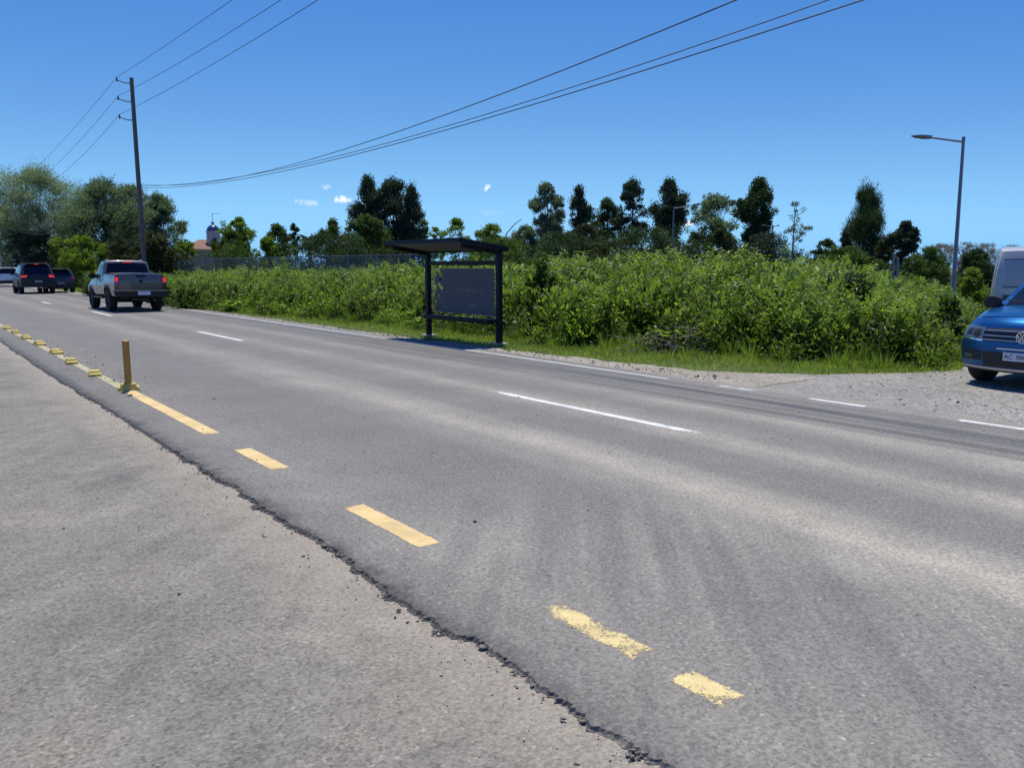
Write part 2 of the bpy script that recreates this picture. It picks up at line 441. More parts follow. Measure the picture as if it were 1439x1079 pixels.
# ------------------------------------------------------------------ painted markings (sheets 4 mm up)
def mark(name, x, y0, y1, wd, mat, z=.002, ragged=0.0, seed=0, bulge=0):
    g = np.random.default_rng(seed); n = max(2, int((y1 - y0) / .03)) if ragged else 2
    n = min(n, 60)
    L_ = []; R_ = []
    for k in range(n + 1):
        y = y0 + (y1 - y0) * k / n; a = g.normal() * ragged; b = g.normal() * ragged
        e = 1 - .6 * ragged * 25 * max(0, abs(2 * k / n - 1) - .85) if ragged else 1
        L_.append((x - wd / 2 * e + a, y)); R_.append((x + wd / 2 * e + b, y))
    return sheet(name, L_ + R_[::-1], z, mat)
def yx(px, py): return ground(px, py)[1]
mark('lane_marking', XY, yx(303, 609), yx(180, 549) + .2, .155, M['yellow'])
mark('lane_marking', XY, yx(180, 549) + .25, 60, .13, M['yellow_faded'])
mark('lane_marking', XY, yx(401, 658), yx(333, 632), .155, M['yellow'], ragged=.003, seed=2)
mark('lane_marking', XY, yx(612, 764), yx(492, 712), .155, M['yellow'], ragged=.003, seed=3)
mark('lane_marking', XY, yx(915, 920), yx(770, 852), .15, M['yellow_worn'], ragged=.003, seed=4)
mark('lane_marking', XY - .01, yx(1040, 982), yx(958, 945), .15, M['yellow_worn'], ragged=.004, seed=6)
for a, b in (((990, 608), (690, 550)), ((345, 479), (275, 466)), ((157, 444), (130, 438)), ((74, 427), (56, 424))):
    g0, g1 = ground(*a), ground(*b)
    mark('lane_marking', (g0[0] + g1[0]) / 2 if g0[1] > 15 else XC + .04, g0[1], g1[1], .115, M['white'], ragged=.003, seed=9)
mark('lane_marking', XE, yx(940, 532), 300, .085, M['white_line'], ragged=0)
for a, b in (((1065, 549), (1000, 542)), ((1217, 571), (1137, 560)), ((1439, 601), (1347, 590))):
    mark('lane_marking', XE + .03, yx(*a) - (.6 if a[0] == 1439 else 0), yx(*b), .10, M['white_worn' if a[0] == 1065 else 'white'], ragged=.004, seed=12)

# ------------------------------------------------------------------ loose stones
def stones(name, pts, sizes, mat, seed):
    g = np.random.default_rng(seed); n = len(pts)
    ico = np.array([(0, 0, 1), (.9, 0, .2), (.2, .85, .25), (-.8, .35, .15), (-.5, -.75, .2), (.45, -.8, .1), (.1, .1, -.6)])
    tri = np.array([(0, 1, 2), (0, 2, 3), (0, 3, 4), (0, 4, 5), (0, 5, 1), (6, 2, 1), (6, 3, 2), (6, 4, 3), (6, 5, 4), (6, 1, 5)])
    v = ico[None] * (1 + .35 * g.normal(size=(n, 7, 1))) * sizes[:, None, None] * np.array([1, 1, .7])
    a = g.uniform(0, 6.28, n); c, s = np.cos(a)[:, None], np.sin(a)[:, None]
    x = v[:, :, 0] * c - v[:, :, 1] * s; y = v[:, :, 0] * s + v[:, :, 1] * c
    v = np.stack([x, y, v[:, :, 2]], 2) + pts[:, None, :]
    f = tri[None] + (np.arange(n) * 7)[:, None, None]
    tone = np.repeat(g.random(n), 7)
    me = raw_mesh(name, v.reshape(-1, 3), f.reshape(-1, 3), tone, 3)
    o = link(name, me, mat); tag(o, kind='stuff'); return o
def stone_mat():
    t = NT('stone'); a = t.n('ShaderNodeAttribute', attribute_name='tone').outputs['Fac']
    t.base(t.ramp(a, [(0, (.08, .072, .06)), (.4, (.19, .175, .15)), (1, (.38, .35, .30))])); t.b.inputs['Roughness'].default_value = .9
    return t.m
M['stone'] = stone_mat()
M['crumb'] = plain('asphalt_crumb', (.17, .155, .132), .9, 0, .4, 30)
g = np.random.default_rng(11)
n = 240; y = g.random(n) ** 1.5 * 11 + .5; x = XL - .04 - np.abs(g.normal(size=n)) * .10
s1 = np.stack([x, y, np.full(n, -.024)], 1); z1 = g.gamma(2, .0017, n) + .0015
n2 = 320; s2 = np.stack([XL - np.abs(g.normal(size=n2)) * .9, g.uniform(.5, 9, n2), np.full(n2, -.024)], 1); z2 = g.gamma(2, .0012, n2) + .001
n3 = 420; s3 = np.stack([g.uniform(2.1, 9.4, n3), g.uniform(.5, 1, n3) ** 2 * 14, np.full(n3, .002)], 1); z3 = g.gamma(2, .0018, n3) + .0015
n5 = 500; s5 = np.stack([XY + g.normal(size=n5) * .22 + .12, g.uniform(10.5, 27, n5), np.full(n5, .002)], 1); z5 = g.gamma(2, .003, n5) + .002
stones('loose_grit', np.concatenate([s1, s2, s3, s5]), np.concatenate([z1, z2, z3, z5]), M['stone'], 1)
n7 = 420; y7 = g.random(n7) ** 1.3 * 12 + .6; y7 += .25 * np.sin(y7 * 5)
s7 = np.stack([np.interp(y7, ys[3:], j1[3:] + j2[3:]) + XL - .012 - np.abs(g.normal(size=n7)) * .028, y7, -.020 + g.random(n7) * .008], 1)
stones('asphalt_crumbs', s7, g.gamma(2, .0026, n7) + .0015, M['crumb'], 4)
n4 = 1900
px = g.uniform(9.5, 20, n4) ; py = g.uniform(-3, 6.6, n4); k = px < 12.5 + 4 * g.random(n4)
s4 = np.stack([px, py, np.full(n4, -.018)], 1)[k]; z4 = (g.gamma(1.3, .0048, n4) + .003)[k]
n6 = 1800; s6 = np.stack([9.6 + g.beta(1.5, 1.5, n6) * .8, g.uniform(8, 1 + 40, n6), np.full(n6, -.012)], 1); z6 = g.gamma(1.6, .006, n6) + .004
stones('gravel', np.concatenate([s4, s6]), np.concatenate([z4, z6]), M['stone'], 2)

# ------------------------------------------------------------------ foliage machinery
def unit(a): return a / np.maximum(np.linalg.norm(a, axis=-1, keepdims=True), 1e-9)
def leaf_quads(c, d, ln, wd, g, cup=.0, nrm=None):
    """diamond leaves: c base points, d directions -> (n,4,3)"""
    n = len(c); d = unit(d); r = g.normal(size=(n, 3)) if nrm is None else nrm
    s = unit(np.cross(d, r)); up = np.cross(s, d)
    mid = c + d * (ln * .45)[:, None] + up * (ln * cup)[:, None]
    return np.stack([c, mid + s * (wd / 2)[:, None], c + d * ln[:, None], mid - s * (wd / 2)[:, None]], 1)
QF = lambda n: (np.arange(n)[:, None] * 4 + np.array([0, 1, 2, 3])[None])
def leaf_object(name, q, tone, mat, parent=None, loc=None):
    me = raw_mesh(name, q.reshape(-1, 3), QF(len(q)), np.repeat(tone, 4))
    return link(name, me, mat, parent, loc)

M['bark'] = plain('bark', (.085, .07, .055), .9, 0, .4, 5, bump=.6)
M['pale_bark'] = plain('pale_bark', (.25, .23, .20), .85, 0, .3, 5, bump=.4)
LM = {
    'dark': leaf_mat('leaf_dark', (.018, .028, .022), (.072, .094, .060), .2, .5),
    'deep': leaf_mat('leaf_deep', (.018, .034, .015), (.08, .12, .045), .2, .5),
    'pale': leaf_mat('leaf_pale', (.05, .066, .05), (.19, .22, .165), .28, .5),
    'grey': leaf_mat('leaf_grey', (.055, .08, .056), (.20, .255, .17), .34, .5),
    'silver': leaf_mat('leaf_silver', (.095, .125, .10), (.31, .37, .285), .38, .5),
    'mid': leaf_mat('leaf_mid', (.024, .045, .012), (.115, .17, .042), .3, .5),
    'bright': leaf_mat('leaf_bright', (.045, .08, .012), (.22, .30, .055), .4, .5),
    'olive': leaf_mat('leaf_olive', (.028, .034, .016), (.105, .108, .045), .2, .6),
    'pink': leaf_mat('leaf_pink', (.12, .10, .10), (.30, .25, .25), .2, .7),
    'weed': leaf_mat('leaf_weed', (.018, .042, .006), (.205, .295, .050), .38, .45, (.19, .15, .08), .22),
    'weed_grey': leaf_mat('leaf_weed_grey', (.025, .042, .013), (.19, .25, .075), .34, .45, (.19, .15, .08), .25),
    'weed_bright': leaf_mat('leaf_weed_bright', (.035, .065, .008), (.24, .33, .06), .42, .45, (.19, .15, .08), .22),
    'grass': leaf_mat('leaf_grass', (.10, .15, .024), (.31, .38, .085), .38, .5, (.26, .21, .10)),
    'stick': leaf_mat('dead_stick', (.06, .05, .045), (.22, .19, .16), .0, .9),
}
PROF = {
    'column': lambda t: np.clip(1.0 * np.sin(np.pi * np.clip(t * .86 + .14, 0, 1)) ** .55, .08, 1),
    'round': lambda t: np.sqrt(np.clip(1 - (2 * t - 1) ** 2, 0.02, 1)),
    'cone': lambda t: np.clip(1.05 * (1 - t) ** .62, .05, 1) * np.clip(.55 + 3 * t, 0, 1),
    'umbrella': lambda t: np.clip(.55 + .9 * t, 0, 1) * np.sqrt(np.clip(1 - (np.clip(t - .45, 0, 1) / .56) ** 2, 0.03, 1)),
    'ragged': lambda t: np.clip(.5 + .5 * np.sin(t * 9.0 + 1), .35, 1) * np.clip(1.25 * (1 - t ** 2.2), .12, 1),
    'bush': lambda t: np.clip(1 - t ** 2.4, .06, 1) ** .6,
}
def make_tree(name, label, cat, base, height, width, prof, lm, clumps=70, per=45, leaf=.34, fine=True, t0=.2, spread=1.0, droop=0.0, up=0.0, bark='bark', seed=1, group=None, trunk_r=None, gap=.0, flat=.8, trunk=True, depth=None, limb=True, thin=.42, lumps=6):
    if fine: leaf *= .66; per = int(per * 1.7); clumps = int(clumps * 2.1)
    g = np.random.default_rng(seed); Hc = height * (1 - t0)
    root = empty(name, base, 0, label, cat, group); zb = base[2]
    # clump centres: several lobes inside the profile, pushed to the surface
    t = g.random(clumps) ** .9; t = np.clip(t, .02, .985); pr = PROF[prof](t)
    a = g.uniform(0, 6.28, clumps)
    # the crown is a set of separate leafy masses on its limbs, with a thinner filling between them
    K = max(5, lumps + int(Hc / max(width, .1) * 3)); kt = np.clip((np.arange(K) + g.uniform(.1, .9, K)) / K, .03, .93); ka = np.arange(K) * 2.4 + g.uniform(0, 1.2, K)
    kr = PROF[prof](kt); krad = width * .5 * np.clip(kr, .2, 1) * g.uniform(.36, .62, K); kd = np.maximum(width * .5 * kr - krad * .75, 0)
    kc = np.stack([np.cos(ka) * kd, np.sin(ka) * kd * ((depth or width) / width), height * t0 + kt * Hc], 1)
    pk = g.choice(K, clumps, p=krad ** 1.6 / (krad ** 1.6).sum()); sp_ = unit(g.normal(size=(clumps, 3))) * (g.random(clumps) ** .4)[:, None]
    C1 = kc[pk] + sp_ * krad[pk][:, None] * np.array([1, 1, .85])
    rr = pr * g.random(clumps) ** .5 * .72
    C2 = np.stack([np.cos(a) * rr * width / 2, np.sin(a) * rr * (depth or width) / 2, height * t0 + t * Hc], 1)
    C = np.where((g.random(clumps) < .58)[:, None], C1, C2); C[:, 2] = np.maximum(C[:, 2], height * t0 * .8)
    if gap > 0:
        ph = g.uniform(0, 6, 3)
        nz = np.sin(C[:, 0] / width * 9 + ph[0]) + np.sin(C[:, 1] / width * 9 + ph[1]) + np.sin(C[:, 2] / height * 17 + ph[2])
        C = C[nz > np.quantile(nz, gap)]
    C[:, 2] = np.minimum(C[:, 2], height - leaf * .5)
    N = len(C); cs = g.uniform(.55, 1.3, N) * .064 * (width + min(Hc, 2 * width)) / 2 * spread
    cen = np.repeat(C, per, 0); sc = np.repeat(cs, per)
    off = unit(g.normal(size=(N * per, 3))) * (g.random(N * per) ** .42)[:, None] * sc[:, None] * np.array([1, 1, flat]) * 1.18
    if droop: off[:, 2] -= np.abs(g.normal(size=N * per)) * sc * droop
    if up: off[:, 2] += np.abs(g.normal(size=N * per)) * sc * up
    P = cen + off
    out = unit(P - np.array([0, 0, height * (t0 + .3)])[None]) * .7 + g.normal(size=P.shape) * .75
    out[:, 2] += up * 1.6 - droop * 1.4
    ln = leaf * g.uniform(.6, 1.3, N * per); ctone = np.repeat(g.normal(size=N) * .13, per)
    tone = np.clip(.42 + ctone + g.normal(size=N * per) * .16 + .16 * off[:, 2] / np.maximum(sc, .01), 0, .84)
    q = leaf_quads(P, out, ln, ln * thin, g, .06)
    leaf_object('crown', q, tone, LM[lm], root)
    if trunk:
        mb = MB(); tr = trunk_r or max(.05, height * .016)
        top = height * (.9 if prof in ('column', 'cone') else t0 + .55 * (1 - t0))
        bend = g.normal(size=2) * width * .04
        pts = [(bend[0] * math.sin(k / 5 * 3), bend[1] * math.sin(k / 5 * 2.5), top * k / 5 - .15) for k in range(6)]
        mb.tube(pts, [tr * (1.25 if k == 0 else 1 - .15 * k) for k in range(6)], 7)
        if limb:
            for c in C[g.permutation(N)[:min(N, 22)]]:
                zz = min(top * .95, max(height * t0 * .8, c[2] - np.hypot(c[0], c[1]) * g.uniform(.5, 1.1))); k = np.clip(zz / top * 5, 0, 4.99); i = int(k); f = k - i
                p0 = Vector(pts[i]).lerp(Vector(pts[i + 1]), f); p2 = Vector(c); pm = p0.lerp(p2, .5) + Vector((0, 0, -.06 * (p2 - p0).length))
                mb.tube([p0, pm, p2], [tr * .38, tr * .24, tr * .08], 5, False)
        mb.build('trunk', M[bark], root, True)
    return root

def tree_px(name, label, px, top, wpx, dist, prof, lm, seed, cat='tree', base_z=-.1, **kw):
    p = far(px, HZ, dist); zt = far(px, top, dist)[2]
    return make_tree(name, label, cat, (p[0], p[1], base_z), zt - base_z, wpx * px_m(px, dist), prof, lm, seed=seed, **kw)

def palm(label, px, top, dist, wpx, seed, lm='mid', nf=30, group=None, trunk_h=None, yellow=False):
    g = np.random.default_rng(seed); p = far(px, HZ, dist); zt = far(px, top, dist)[2] + .1; w = wpx * px_m(px, dist)
    root = empty('palm_tree', (p[0], p[1], -.1), 0, label, 'palm tree', group)
    fl = w * .62; hub = zt - fl * .55
    Q = []; T = []; mb = MB()
    for k in range(nf):
        a = k * 2.399 + g.normal() * .1; el = g.uniform(-.35, 1.35); L_ = fl * g.uniform(.85, 1.1)
        d = np.array([math.cos(a), math.sin(a), 0.]); n = 16; pts = []
        for i in range(n + 1):
            s_ = i / n; pts.append(np.array([0, 0, hub]) + d * L_ * s_ * math.cos(el * (1 - .25 * s_)) + np.array([0, 0, L_ * (math.sin(el) * s_ - .55 * s_ * s_)]))
        pts = np.array(pts); mb.tube([tuple(x) for x in pts[::4]], [.03, .025, .018, .012, .006], 4, False)
        tan = unit(np.diff(pts, axis=0)); side = unit(np.cross(tan, np.array([0, 0, 1.])))
        for sgn in (-1, 1):
            for rep in range(2):
                c = pts[:-1] + (pts[1:] - pts[:-1]) * rep * .5
                ll = fl * .30 * (1 - np.linspace(0, 1, n) ** 2 * .75)
                Q.append(leaf_quads(c, side * sgn + tan * .7 + np.array([0, 0, -.25]), ll, ll * .13 + .02, g)); T.append(np.clip(.45 + g.normal() * .12 + g.normal(size=n) * .06, 0, .84))
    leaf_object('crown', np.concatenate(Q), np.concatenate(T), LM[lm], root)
    mb.tube([(0, 0, -.1), (.05, 0, hub * .5), (0, 0, hub)], [.28, .22, .2], 9)
    mb.build('trunk', M['bark'], root, True)
    return root
# ------------------------------------------------------------------ weed thicket: tall leafy weeds in a band beside the road
def weed_proto(kind, g):
    """unit plants, height 1; returns quads (n,4,3), tone offsets"""
    Q = []; T = []  # leaf tones drop towards the foot: shade of the recesses put into colour
    if kind == 'tall':            # upright stem, whorls of lance leaves, getting smaller upward, side shoots
        ns = g.integers(3, 6)
        for s_ in range(ns):
            lean = g.normal(size=2) * .14; hh = g.uniform(.66, 1.0); n = 32
            z = np.linspace(.10, 1, n) * hh; c = np.stack([lean[0] * z + g.normal() * .05, lean[1] * z + g.normal() * .05, z], 1)
            for rep in range(2):
                a = np.arange(n) * 2.4 + rep * 3.1 + g.uniform(0, 6); d = np.stack([np.cos(a), np.sin(a), g.uniform(-.35, .75, n)], 1)
                ln = (.165 - .075 * z / hh) * g.uniform(.65, 1.35, n)
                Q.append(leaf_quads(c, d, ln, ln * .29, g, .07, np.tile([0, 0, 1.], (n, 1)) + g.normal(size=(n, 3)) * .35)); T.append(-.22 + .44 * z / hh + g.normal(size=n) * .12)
            st = leaf_quads(np.array([[c[0, 0], c[0, 1], 0.]]), np.array([[lean[0], lean[1], 1.]]), np.array([hh]), np.array([.014]), g); Q.append(st); T.append(np.array([.2]))
    elif kind == 'bushy':
        n = 190; p = g.normal(size=(n, 3)) * np.array([.20, .20, .22]); p[:, 2] = np.abs(p[:, 2]) * 1.5 + .08; p[:, 2] = np.minimum(p[:, 2], .95)
        d = unit(p - np.array([0, 0, .2])) + g.normal(size=(n, 3)) * .5; d[:, 2] += .15; ln = g.uniform(.07, .165, n)
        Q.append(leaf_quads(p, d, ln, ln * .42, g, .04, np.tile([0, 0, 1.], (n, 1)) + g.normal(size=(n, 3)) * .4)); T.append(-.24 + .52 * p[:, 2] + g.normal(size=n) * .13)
    elif kind == 'broad':         # low rosette of big pale leaves
        n = 44; a = g.uniform(0, 6.28, n); r = g.uniform(0, .35, n); z = g.uniform(.1, .75, n)
        c = np.stack([np.cos(a) * r, np.sin(a) * r, z], 1); d = np.stack([np.cos(a), np.sin(a), g.uniform(-.3, .8, n)], 1)
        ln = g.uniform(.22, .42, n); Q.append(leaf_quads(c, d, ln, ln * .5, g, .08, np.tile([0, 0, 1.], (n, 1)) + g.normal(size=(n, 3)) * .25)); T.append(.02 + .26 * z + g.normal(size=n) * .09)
    elif kind == 'grassy':        # long arching blades
        n = 90; a = g.uniform(0, 6.28, n); r = g.uniform(0, .12, n); c = np.stack([np.cos(a) * r, np.sin(a) * r, np.zeros(n)], 1)
        d = np.stack([np.cos(a) * .35, np.sin(a) * .35, g.uniform(.6, 1.3, n)], 1); ln = g.uniform(.45, 1, n)
        q = leaf_quads(c, d, ln, np.full(n, .013), g); Q.append(q); T.append(.18 + g.normal(size=n) * .13)
    elif kind == 'dry':           # bare straw stems with seed heads
        n = 14; c = g.normal(size=(n, 3)) * np.array([.10, .10, 0]); d = g.normal(size=(n, 3)) * .16 + np.array([0, 0, 1.]); ln = g.uniform(.6, 1.0, n)
        Q.append(leaf_quads(c, d, ln, np.full(n, .011), g)); T.append(np.full(n, .95))
        m = 40; i = g.integers(0, n, m); c2 = c[i] + unit(d[i]) * (ln[i] * g.uniform(.7, 1, m))[:, None]
        Q.append(leaf_quads(c2, g.normal(size=(m, 3)), np.full(m, .055), np.full(m, .02), g)); T.append(np.full(m, .9))
    return np.concatenate(Q), np.concatenate(T)

def scatter(name, mat, groups, seed):
    """groups: list of (protos, xy (n,2), z0, heights, tone shift, width factor) -> ONE stuff object"""
    g = np.random.default_rng(seed); QQ = []; TT = []
    for protos, xy, z0, hh, ts, wf in groups:
        pick = g.integers(0, len(protos), len(xy))
        for k, (q, t) in enumerate(protos):
            i = np.where(pick == k)[0]
            if not len(i): continue
            a = g.uniform(0, 6.28, len(i)); c, s = np.cos(a)[:, None, None], np.sin(a)[:, None, None]
            H = hh[i][:, None, None]; Wd = H ** .6 * wf
            x = (q[None, :, :, 0] * c - q[None, :, :, 1] * s) * Wd + xy[i, 0][:, None, None]
            y = (q[None, :, :, 0] * s + q[None, :, :, 1] * c) * Wd + xy[i, 1][:, None, None]
            z = q[None, :, :, 2] * H + z0
            QQ.append(np.stack([x, y, z], 3).reshape(-1, 4, 3))
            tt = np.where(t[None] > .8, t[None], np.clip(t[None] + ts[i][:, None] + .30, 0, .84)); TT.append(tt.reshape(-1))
    o = leaf_object(name, np.concatenate(QQ), np.concatenate(TT), mat); tag(o, kind='stuff'); return o

g = np.random.default_rng(21)
PR = {k: [weed_proto(k, g) for _ in range(5)] for k in ('tall', 'bushy', 'broad', 'grassy', 'dry')}
FRONT = np.array([(9.9, 34), (10.9, 29), (11.5, 23.5), (11.75, 19.5), (11.6, 16), (11.7, 13.3), (12.2, 11.7), (12.5, 10.8), (12.7, 9.3), (13.2, 8.2), (13.8, 7.2), (14.6, 6.5), (17, 7.1), (24, 9.9), (40, 16.3)])
def front_dist(x, y):
    """signed distance behind the front outline of the thicket (positive = inside)"""
    P = np.stack([x, y], 1); best = np.full(len(x), 1e9); sign = np.ones(len(x))
    for a, b in zip(FRONT[:-1], FRONT[1:]):
        ab = b - a; t = np.clip(((P - a) @ ab) / (ab @ ab), 0, 1); q = a + t[:, None] * ab; d = np.hypot(*(P - q).T)
        cr = ab[0] * (P[:, 1] - a[1]) - ab[1] * (P[:, 0] - a[0]); u = d < best - 1e-6
        best = np.where(u, d, best); sign = np.where(u, np.sign(cr), sign)
    return best * sign
def hfield(x, y, d):
    """height of the thicket: low and leafy in front, head-high behind, dips and clumps"""
    n1 = np.sin(x * .9 + 1.3 * np.sin(y * .35)) * .5 + np.sin(y * .55 + x * .3 + 1) * .5 + np.sin(x * 2.3 - y * 1.9) * .3
    az = np.arctan2(x, y)                                   # bearing from the bend: right part is lower and scrubbier
    hmax = np.interp(az, np.radians([10, 17, 24, 32, 40, 46, 52, 58, 62, 66]), [1.50, 1.62, 1.66, 1.72, 1.95, 1.98, 1.92, 1.80, 1.45, 1.15])
    ramp = np.interp(d, [0, .5, 1.2, 2.2, 3.4, 9], [.34, .62, .84, .94, .98, 1.0])
    return .97 * hmax * ramp * (1 + .16 * n1)
def field(n, dmin, dmax, seed, ylo=5.5, yhi=44, xlo=9.5, xhi=34, near_bias=True):
    g = np.random.default_rng(seed)
    x = g.uniform(xlo, xhi, n * 6); y = g.uniform(ylo, yhi, n * 6); d = front_dist(x, y)
    r = np.hypot(x, y); keep = (d > dmin) & (d < dmax)
    if near_bias: keep &= g.random(n * 6) < np.clip(20 / r, 0, 1) ** 1.3
    az = np.degrees(np.arctan2(x, y)); keep &= (az > 5) & (az < 75)
    x, y, d = x[keep][:n], y[keep][:n], d[keep][:n]
    return np.stack([x, y], 1), d
def patchy(xy, s, seed):
    ph = np.random.default_rng(seed).uniform(0, 6, 4)
    return .5 * np.sin(xy[:, 0] * s + ph[0]) * np.sin(xy[:, 1] * s * .8 + ph[1]) + .5 * np.sin((xy[:, 0] + xy[:, 1]) * s * 1.7 + ph[2]) * np.sin((xy[:, 0] - xy[:, 1]) * s * 1.3 + ph[3])

groups = []
xy, d = field(2500, .5, 6.5, 31); k = (patchy(xy, 2.3, 77) < .10) | (d > 3.4); xy, d = xy[k], d[k]; h = hfield(xy[:, 0], xy[:, 1], d); gg = np.random.default_rng(1)
groups.append((PR['tall'], xy, -.08, np.clip(h * (gg.uniform(.72, 1.10, len(h)) + .22 * (gg.random(len(h)) < .07)), .25, 2.4), patchy(xy, .9, 2) * .26 + gg.normal(size=len(h)) * .14, .95))
xy, d = field(1600, .0, 3.2, 32); k = patchy(xy, 2.3, 77) < .04; xy, d = xy[k], d[k]; h = hfield(xy[:, 0], xy[:, 1], d)
groups.append((PR['bushy'], xy, -.08, np.clip(h * gg.uniform(.55, .95, len(h)), .22, 1.5), patchy(xy, 1.1, 3) * .30 + gg.normal(size=len(h)) * .13, 1.1))
xy, d = field(900, .3, 6, 37); k = (patchy(xy, 2.3, 77) < .10) | (d > 3.0); xy, d = xy[k], d[k]; h = hfield(xy[:, 0], xy[:, 1], d)
groups.append((PR['bushy'], xy, -.08, np.clip(h * gg.uniform(.8, 1.06, len(h)), .3, 2.0), patchy(xy, .8, 9) * .34 + gg.normal(size=len(h)) * .08, 1.0))
xy, d = field(170, -.1, 1.9, 33); k = patchy(xy, .7, 4) > -.05; xy, d = xy[k], d[k]; h = hfield(xy[:, 0], xy[:, 1], d)
groups.append((PR['broad'], xy, -.07, np.clip(h * gg.uniform(.5, .9, len(h)), .16, .6), gg.normal(size=len(h)) * .08 + .04, 1.0))
xy, d = field(620, -.35, 1.0, 34); h = hfield(xy[:, 0], xy[:, 1], np.maximum(d, 0))
groups.append((PR['grassy'], xy, -.07, np.clip(h * gg.uniform(.5, 1.0, len(h)), .15, .55), gg.normal(size=len(h)) * .08 + .03, 1.0))
xy, d = field(1900, 6.5, 22, 35, near_bias=False, yhi=60, xhi=46); h = hfield(xy[:, 0], xy[:, 1], d)
groups.append((PR['tall'], xy, -.08, h * gg.uniform(.8, 1.06, len(h)), patchy(xy, .5, 5) * .2 + gg.normal(size=len(h)) * .12, 1.15))
xy, d = field(260, .5, 5, 36); k = (np.degrees(np.arctan2(xy[:, 0], xy[:, 1])) > 47) | ((patchy(xy, .9, 5) > .25) & (d < 3.0)); xy, d = xy[k], d[k]; h = hfield(xy[:, 0], xy[:, 1], d)
groups.append((PR['dry'], xy, -.08, np.clip(h * gg.uniform(.7, 1.1, len(h)), .4, 1.8), np.zeros(len(h)), 1.0))
xy, d = field(900, .5, 6.0, 38); k = (patchy(xy, .55, 61) > .08) & ((patchy(xy, 2.3, 77) < .12) | (d > 3.2)); xy, d = xy[k], d[k]; h = hfield(xy[:, 0], xy[:, 1], d)
groups.append((PR['tall'], xy, -.08, np.clip(h * gg.uniform(.8, 1.15, len(h)), .25, 2.3), patchy(xy, 1.2, 12) * .25 + gg.normal(size=len(h)) * .08, .9))
xy, d = field(700, .2, 5.0, 39); k = patchy(xy, .6, 62) > .12; xy, d = xy[k], d[k]; h = hfield(xy[:, 0], xy[:, 1], d)
groups.append((PR['bushy'], xy, -.08, np.clip(h * gg.uniform(.8, 1.12, len(h)), .25, 2.1), gg.normal(size=len(h)) * .1, 1.0))
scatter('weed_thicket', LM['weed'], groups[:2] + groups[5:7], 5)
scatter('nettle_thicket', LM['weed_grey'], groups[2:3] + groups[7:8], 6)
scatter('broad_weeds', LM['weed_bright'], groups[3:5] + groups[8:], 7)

# verge: short grass between gravel and weeds
def verge_grass(n, seed):
    g = np.random.default_rng(seed); y = g.uniform(5.6, 42, n * 4); x = g.uniform(9.9, 17, n * 4)
    d = front_dist(x, y); ed = np.interp(y, [6.45, 7.45, 8.8, 10.9, 14.2, 18.5, 26, 60], [13.6, 11.85, 10.95, 10.45, 10.35, 10.25, 10.2, 10.2])
    line = 6.45 + np.maximum(x - 14.3, 0) * .42
    keep = (d < .6) & (x > ed + g.normal(size=n * 4) * .12 - .05) & (y > line - .1) & (g.random(n * 4) < np.clip(13 / np.hypot(x, y), 0, 1) ** 2 * 1.6)
    x, y, d = x[keep][:n], y[keep][:n], d[keep][:n]; m = len(x); print('grass', m)
    pt = patchy(np.stack([x, y], 1), 1.6, 8)
    hh = np.clip(.085 + .07 * (d + 1.2) + .05 * pt, .035, .26) * g.uniform(.5, 1.1, m)
    dd = g.normal(size=(m, 3)) * .45; dd[:, 2] = 1
    q = leaf_quads(np.stack([x, y, np.full(m, -.06)], 1), dd, hh, g.uniform(.006, .014, m) + hh * .03, g)
    tone = np.clip(.45 + pt * .18 + g.normal(size=m) * .15, 0, .82); tone = np.where(g.random(m) < .07, .95, tone)
    t = tag(leaf_object('verge_grass', q, tone, LM['grass']), kind='stuff')
LM['grass'].node_tree.nodes['Principled BSDF'].inputs['Roughness'].default_value = .6
verge_grass(60000, 3)
def far_grass(n, seed):
    g = np.random.default_rng(seed); y = 40 + g.random(n) ** 1.5 * 75; x = 10.15 + np.abs(g.normal(size=n)) * 2.2
    hh = g.uniform(.08, .3, n); dd = g.normal(size=(n, 3)) * .5; dd[:, 2] = 1
    q = leaf_quads(np.stack([x, y, np.full(n, -.06)], 1), dd, hh, np.full(n, .05), g)
    tag(leaf_object('roadside_grass', q, np.clip(.45 + g.normal(size=n) * .16, 0, .82), LM['grass']), kind='stuff')
far_grass(9000, 4)

# individual shrubs one can pick out of the thicket
def shrub(label, px, py, topy, wpx, lm, seed, prof='round', leaf=.11, clumps=60, per=34, **kw):
    b = ground(px, py, -.08); dist = math.hypot(b[0], b[1]); zt = far(px, topy, dist)[2]
    return make_tree('shrub', label, 'shrub', b, zt + .08, wpx * px_m(px, dist), prof, lm, clumps=clumps, per=per, leaf=leaf, t0=.03, seed=seed, trunk_r=.025, limb=True, thin=.5, fine=False, **kw)
shrub('dark glossy shrub hanging over the grass, left of the street lamp', 1195, 494, 388, 92, 'deep', 41, 'bush', .10, 120, 40)
shrub('small pale broad-leaved bush at the foot of the weeds, left of the bus shelter', 482, 448, 410, 48, 'bright', 42, 'bush', .17, 44, 26)
shrub('rounded low green bush beside the blue car, in front of the lamp post', 1318, 500, 418, 84, 'mid', 43, 'bush', .09, 90, 36)
shrub('dark leafy bush right behind the two heaps of dead branches', 905, 487, 405, 70, 'deep', 44, 'bush', .10, 80, 36)
shrub('bright green bush above the grass corner, between the heaps and the dark shrub', 1085, 500, 420, 88, 'bright', 45, 'bush', .10, 90, 36)
shrub('tall leafy bush just right of the bus shelter', 760, 476, 366, 70, 'mid', 46, 'bush', .12, 100, 40)
shrub('low dark bush at the verge in the weeds, nearest to the pickup', 262, 420, 384, 44, 'deep', 47, 'bush', .14, 50, 30)

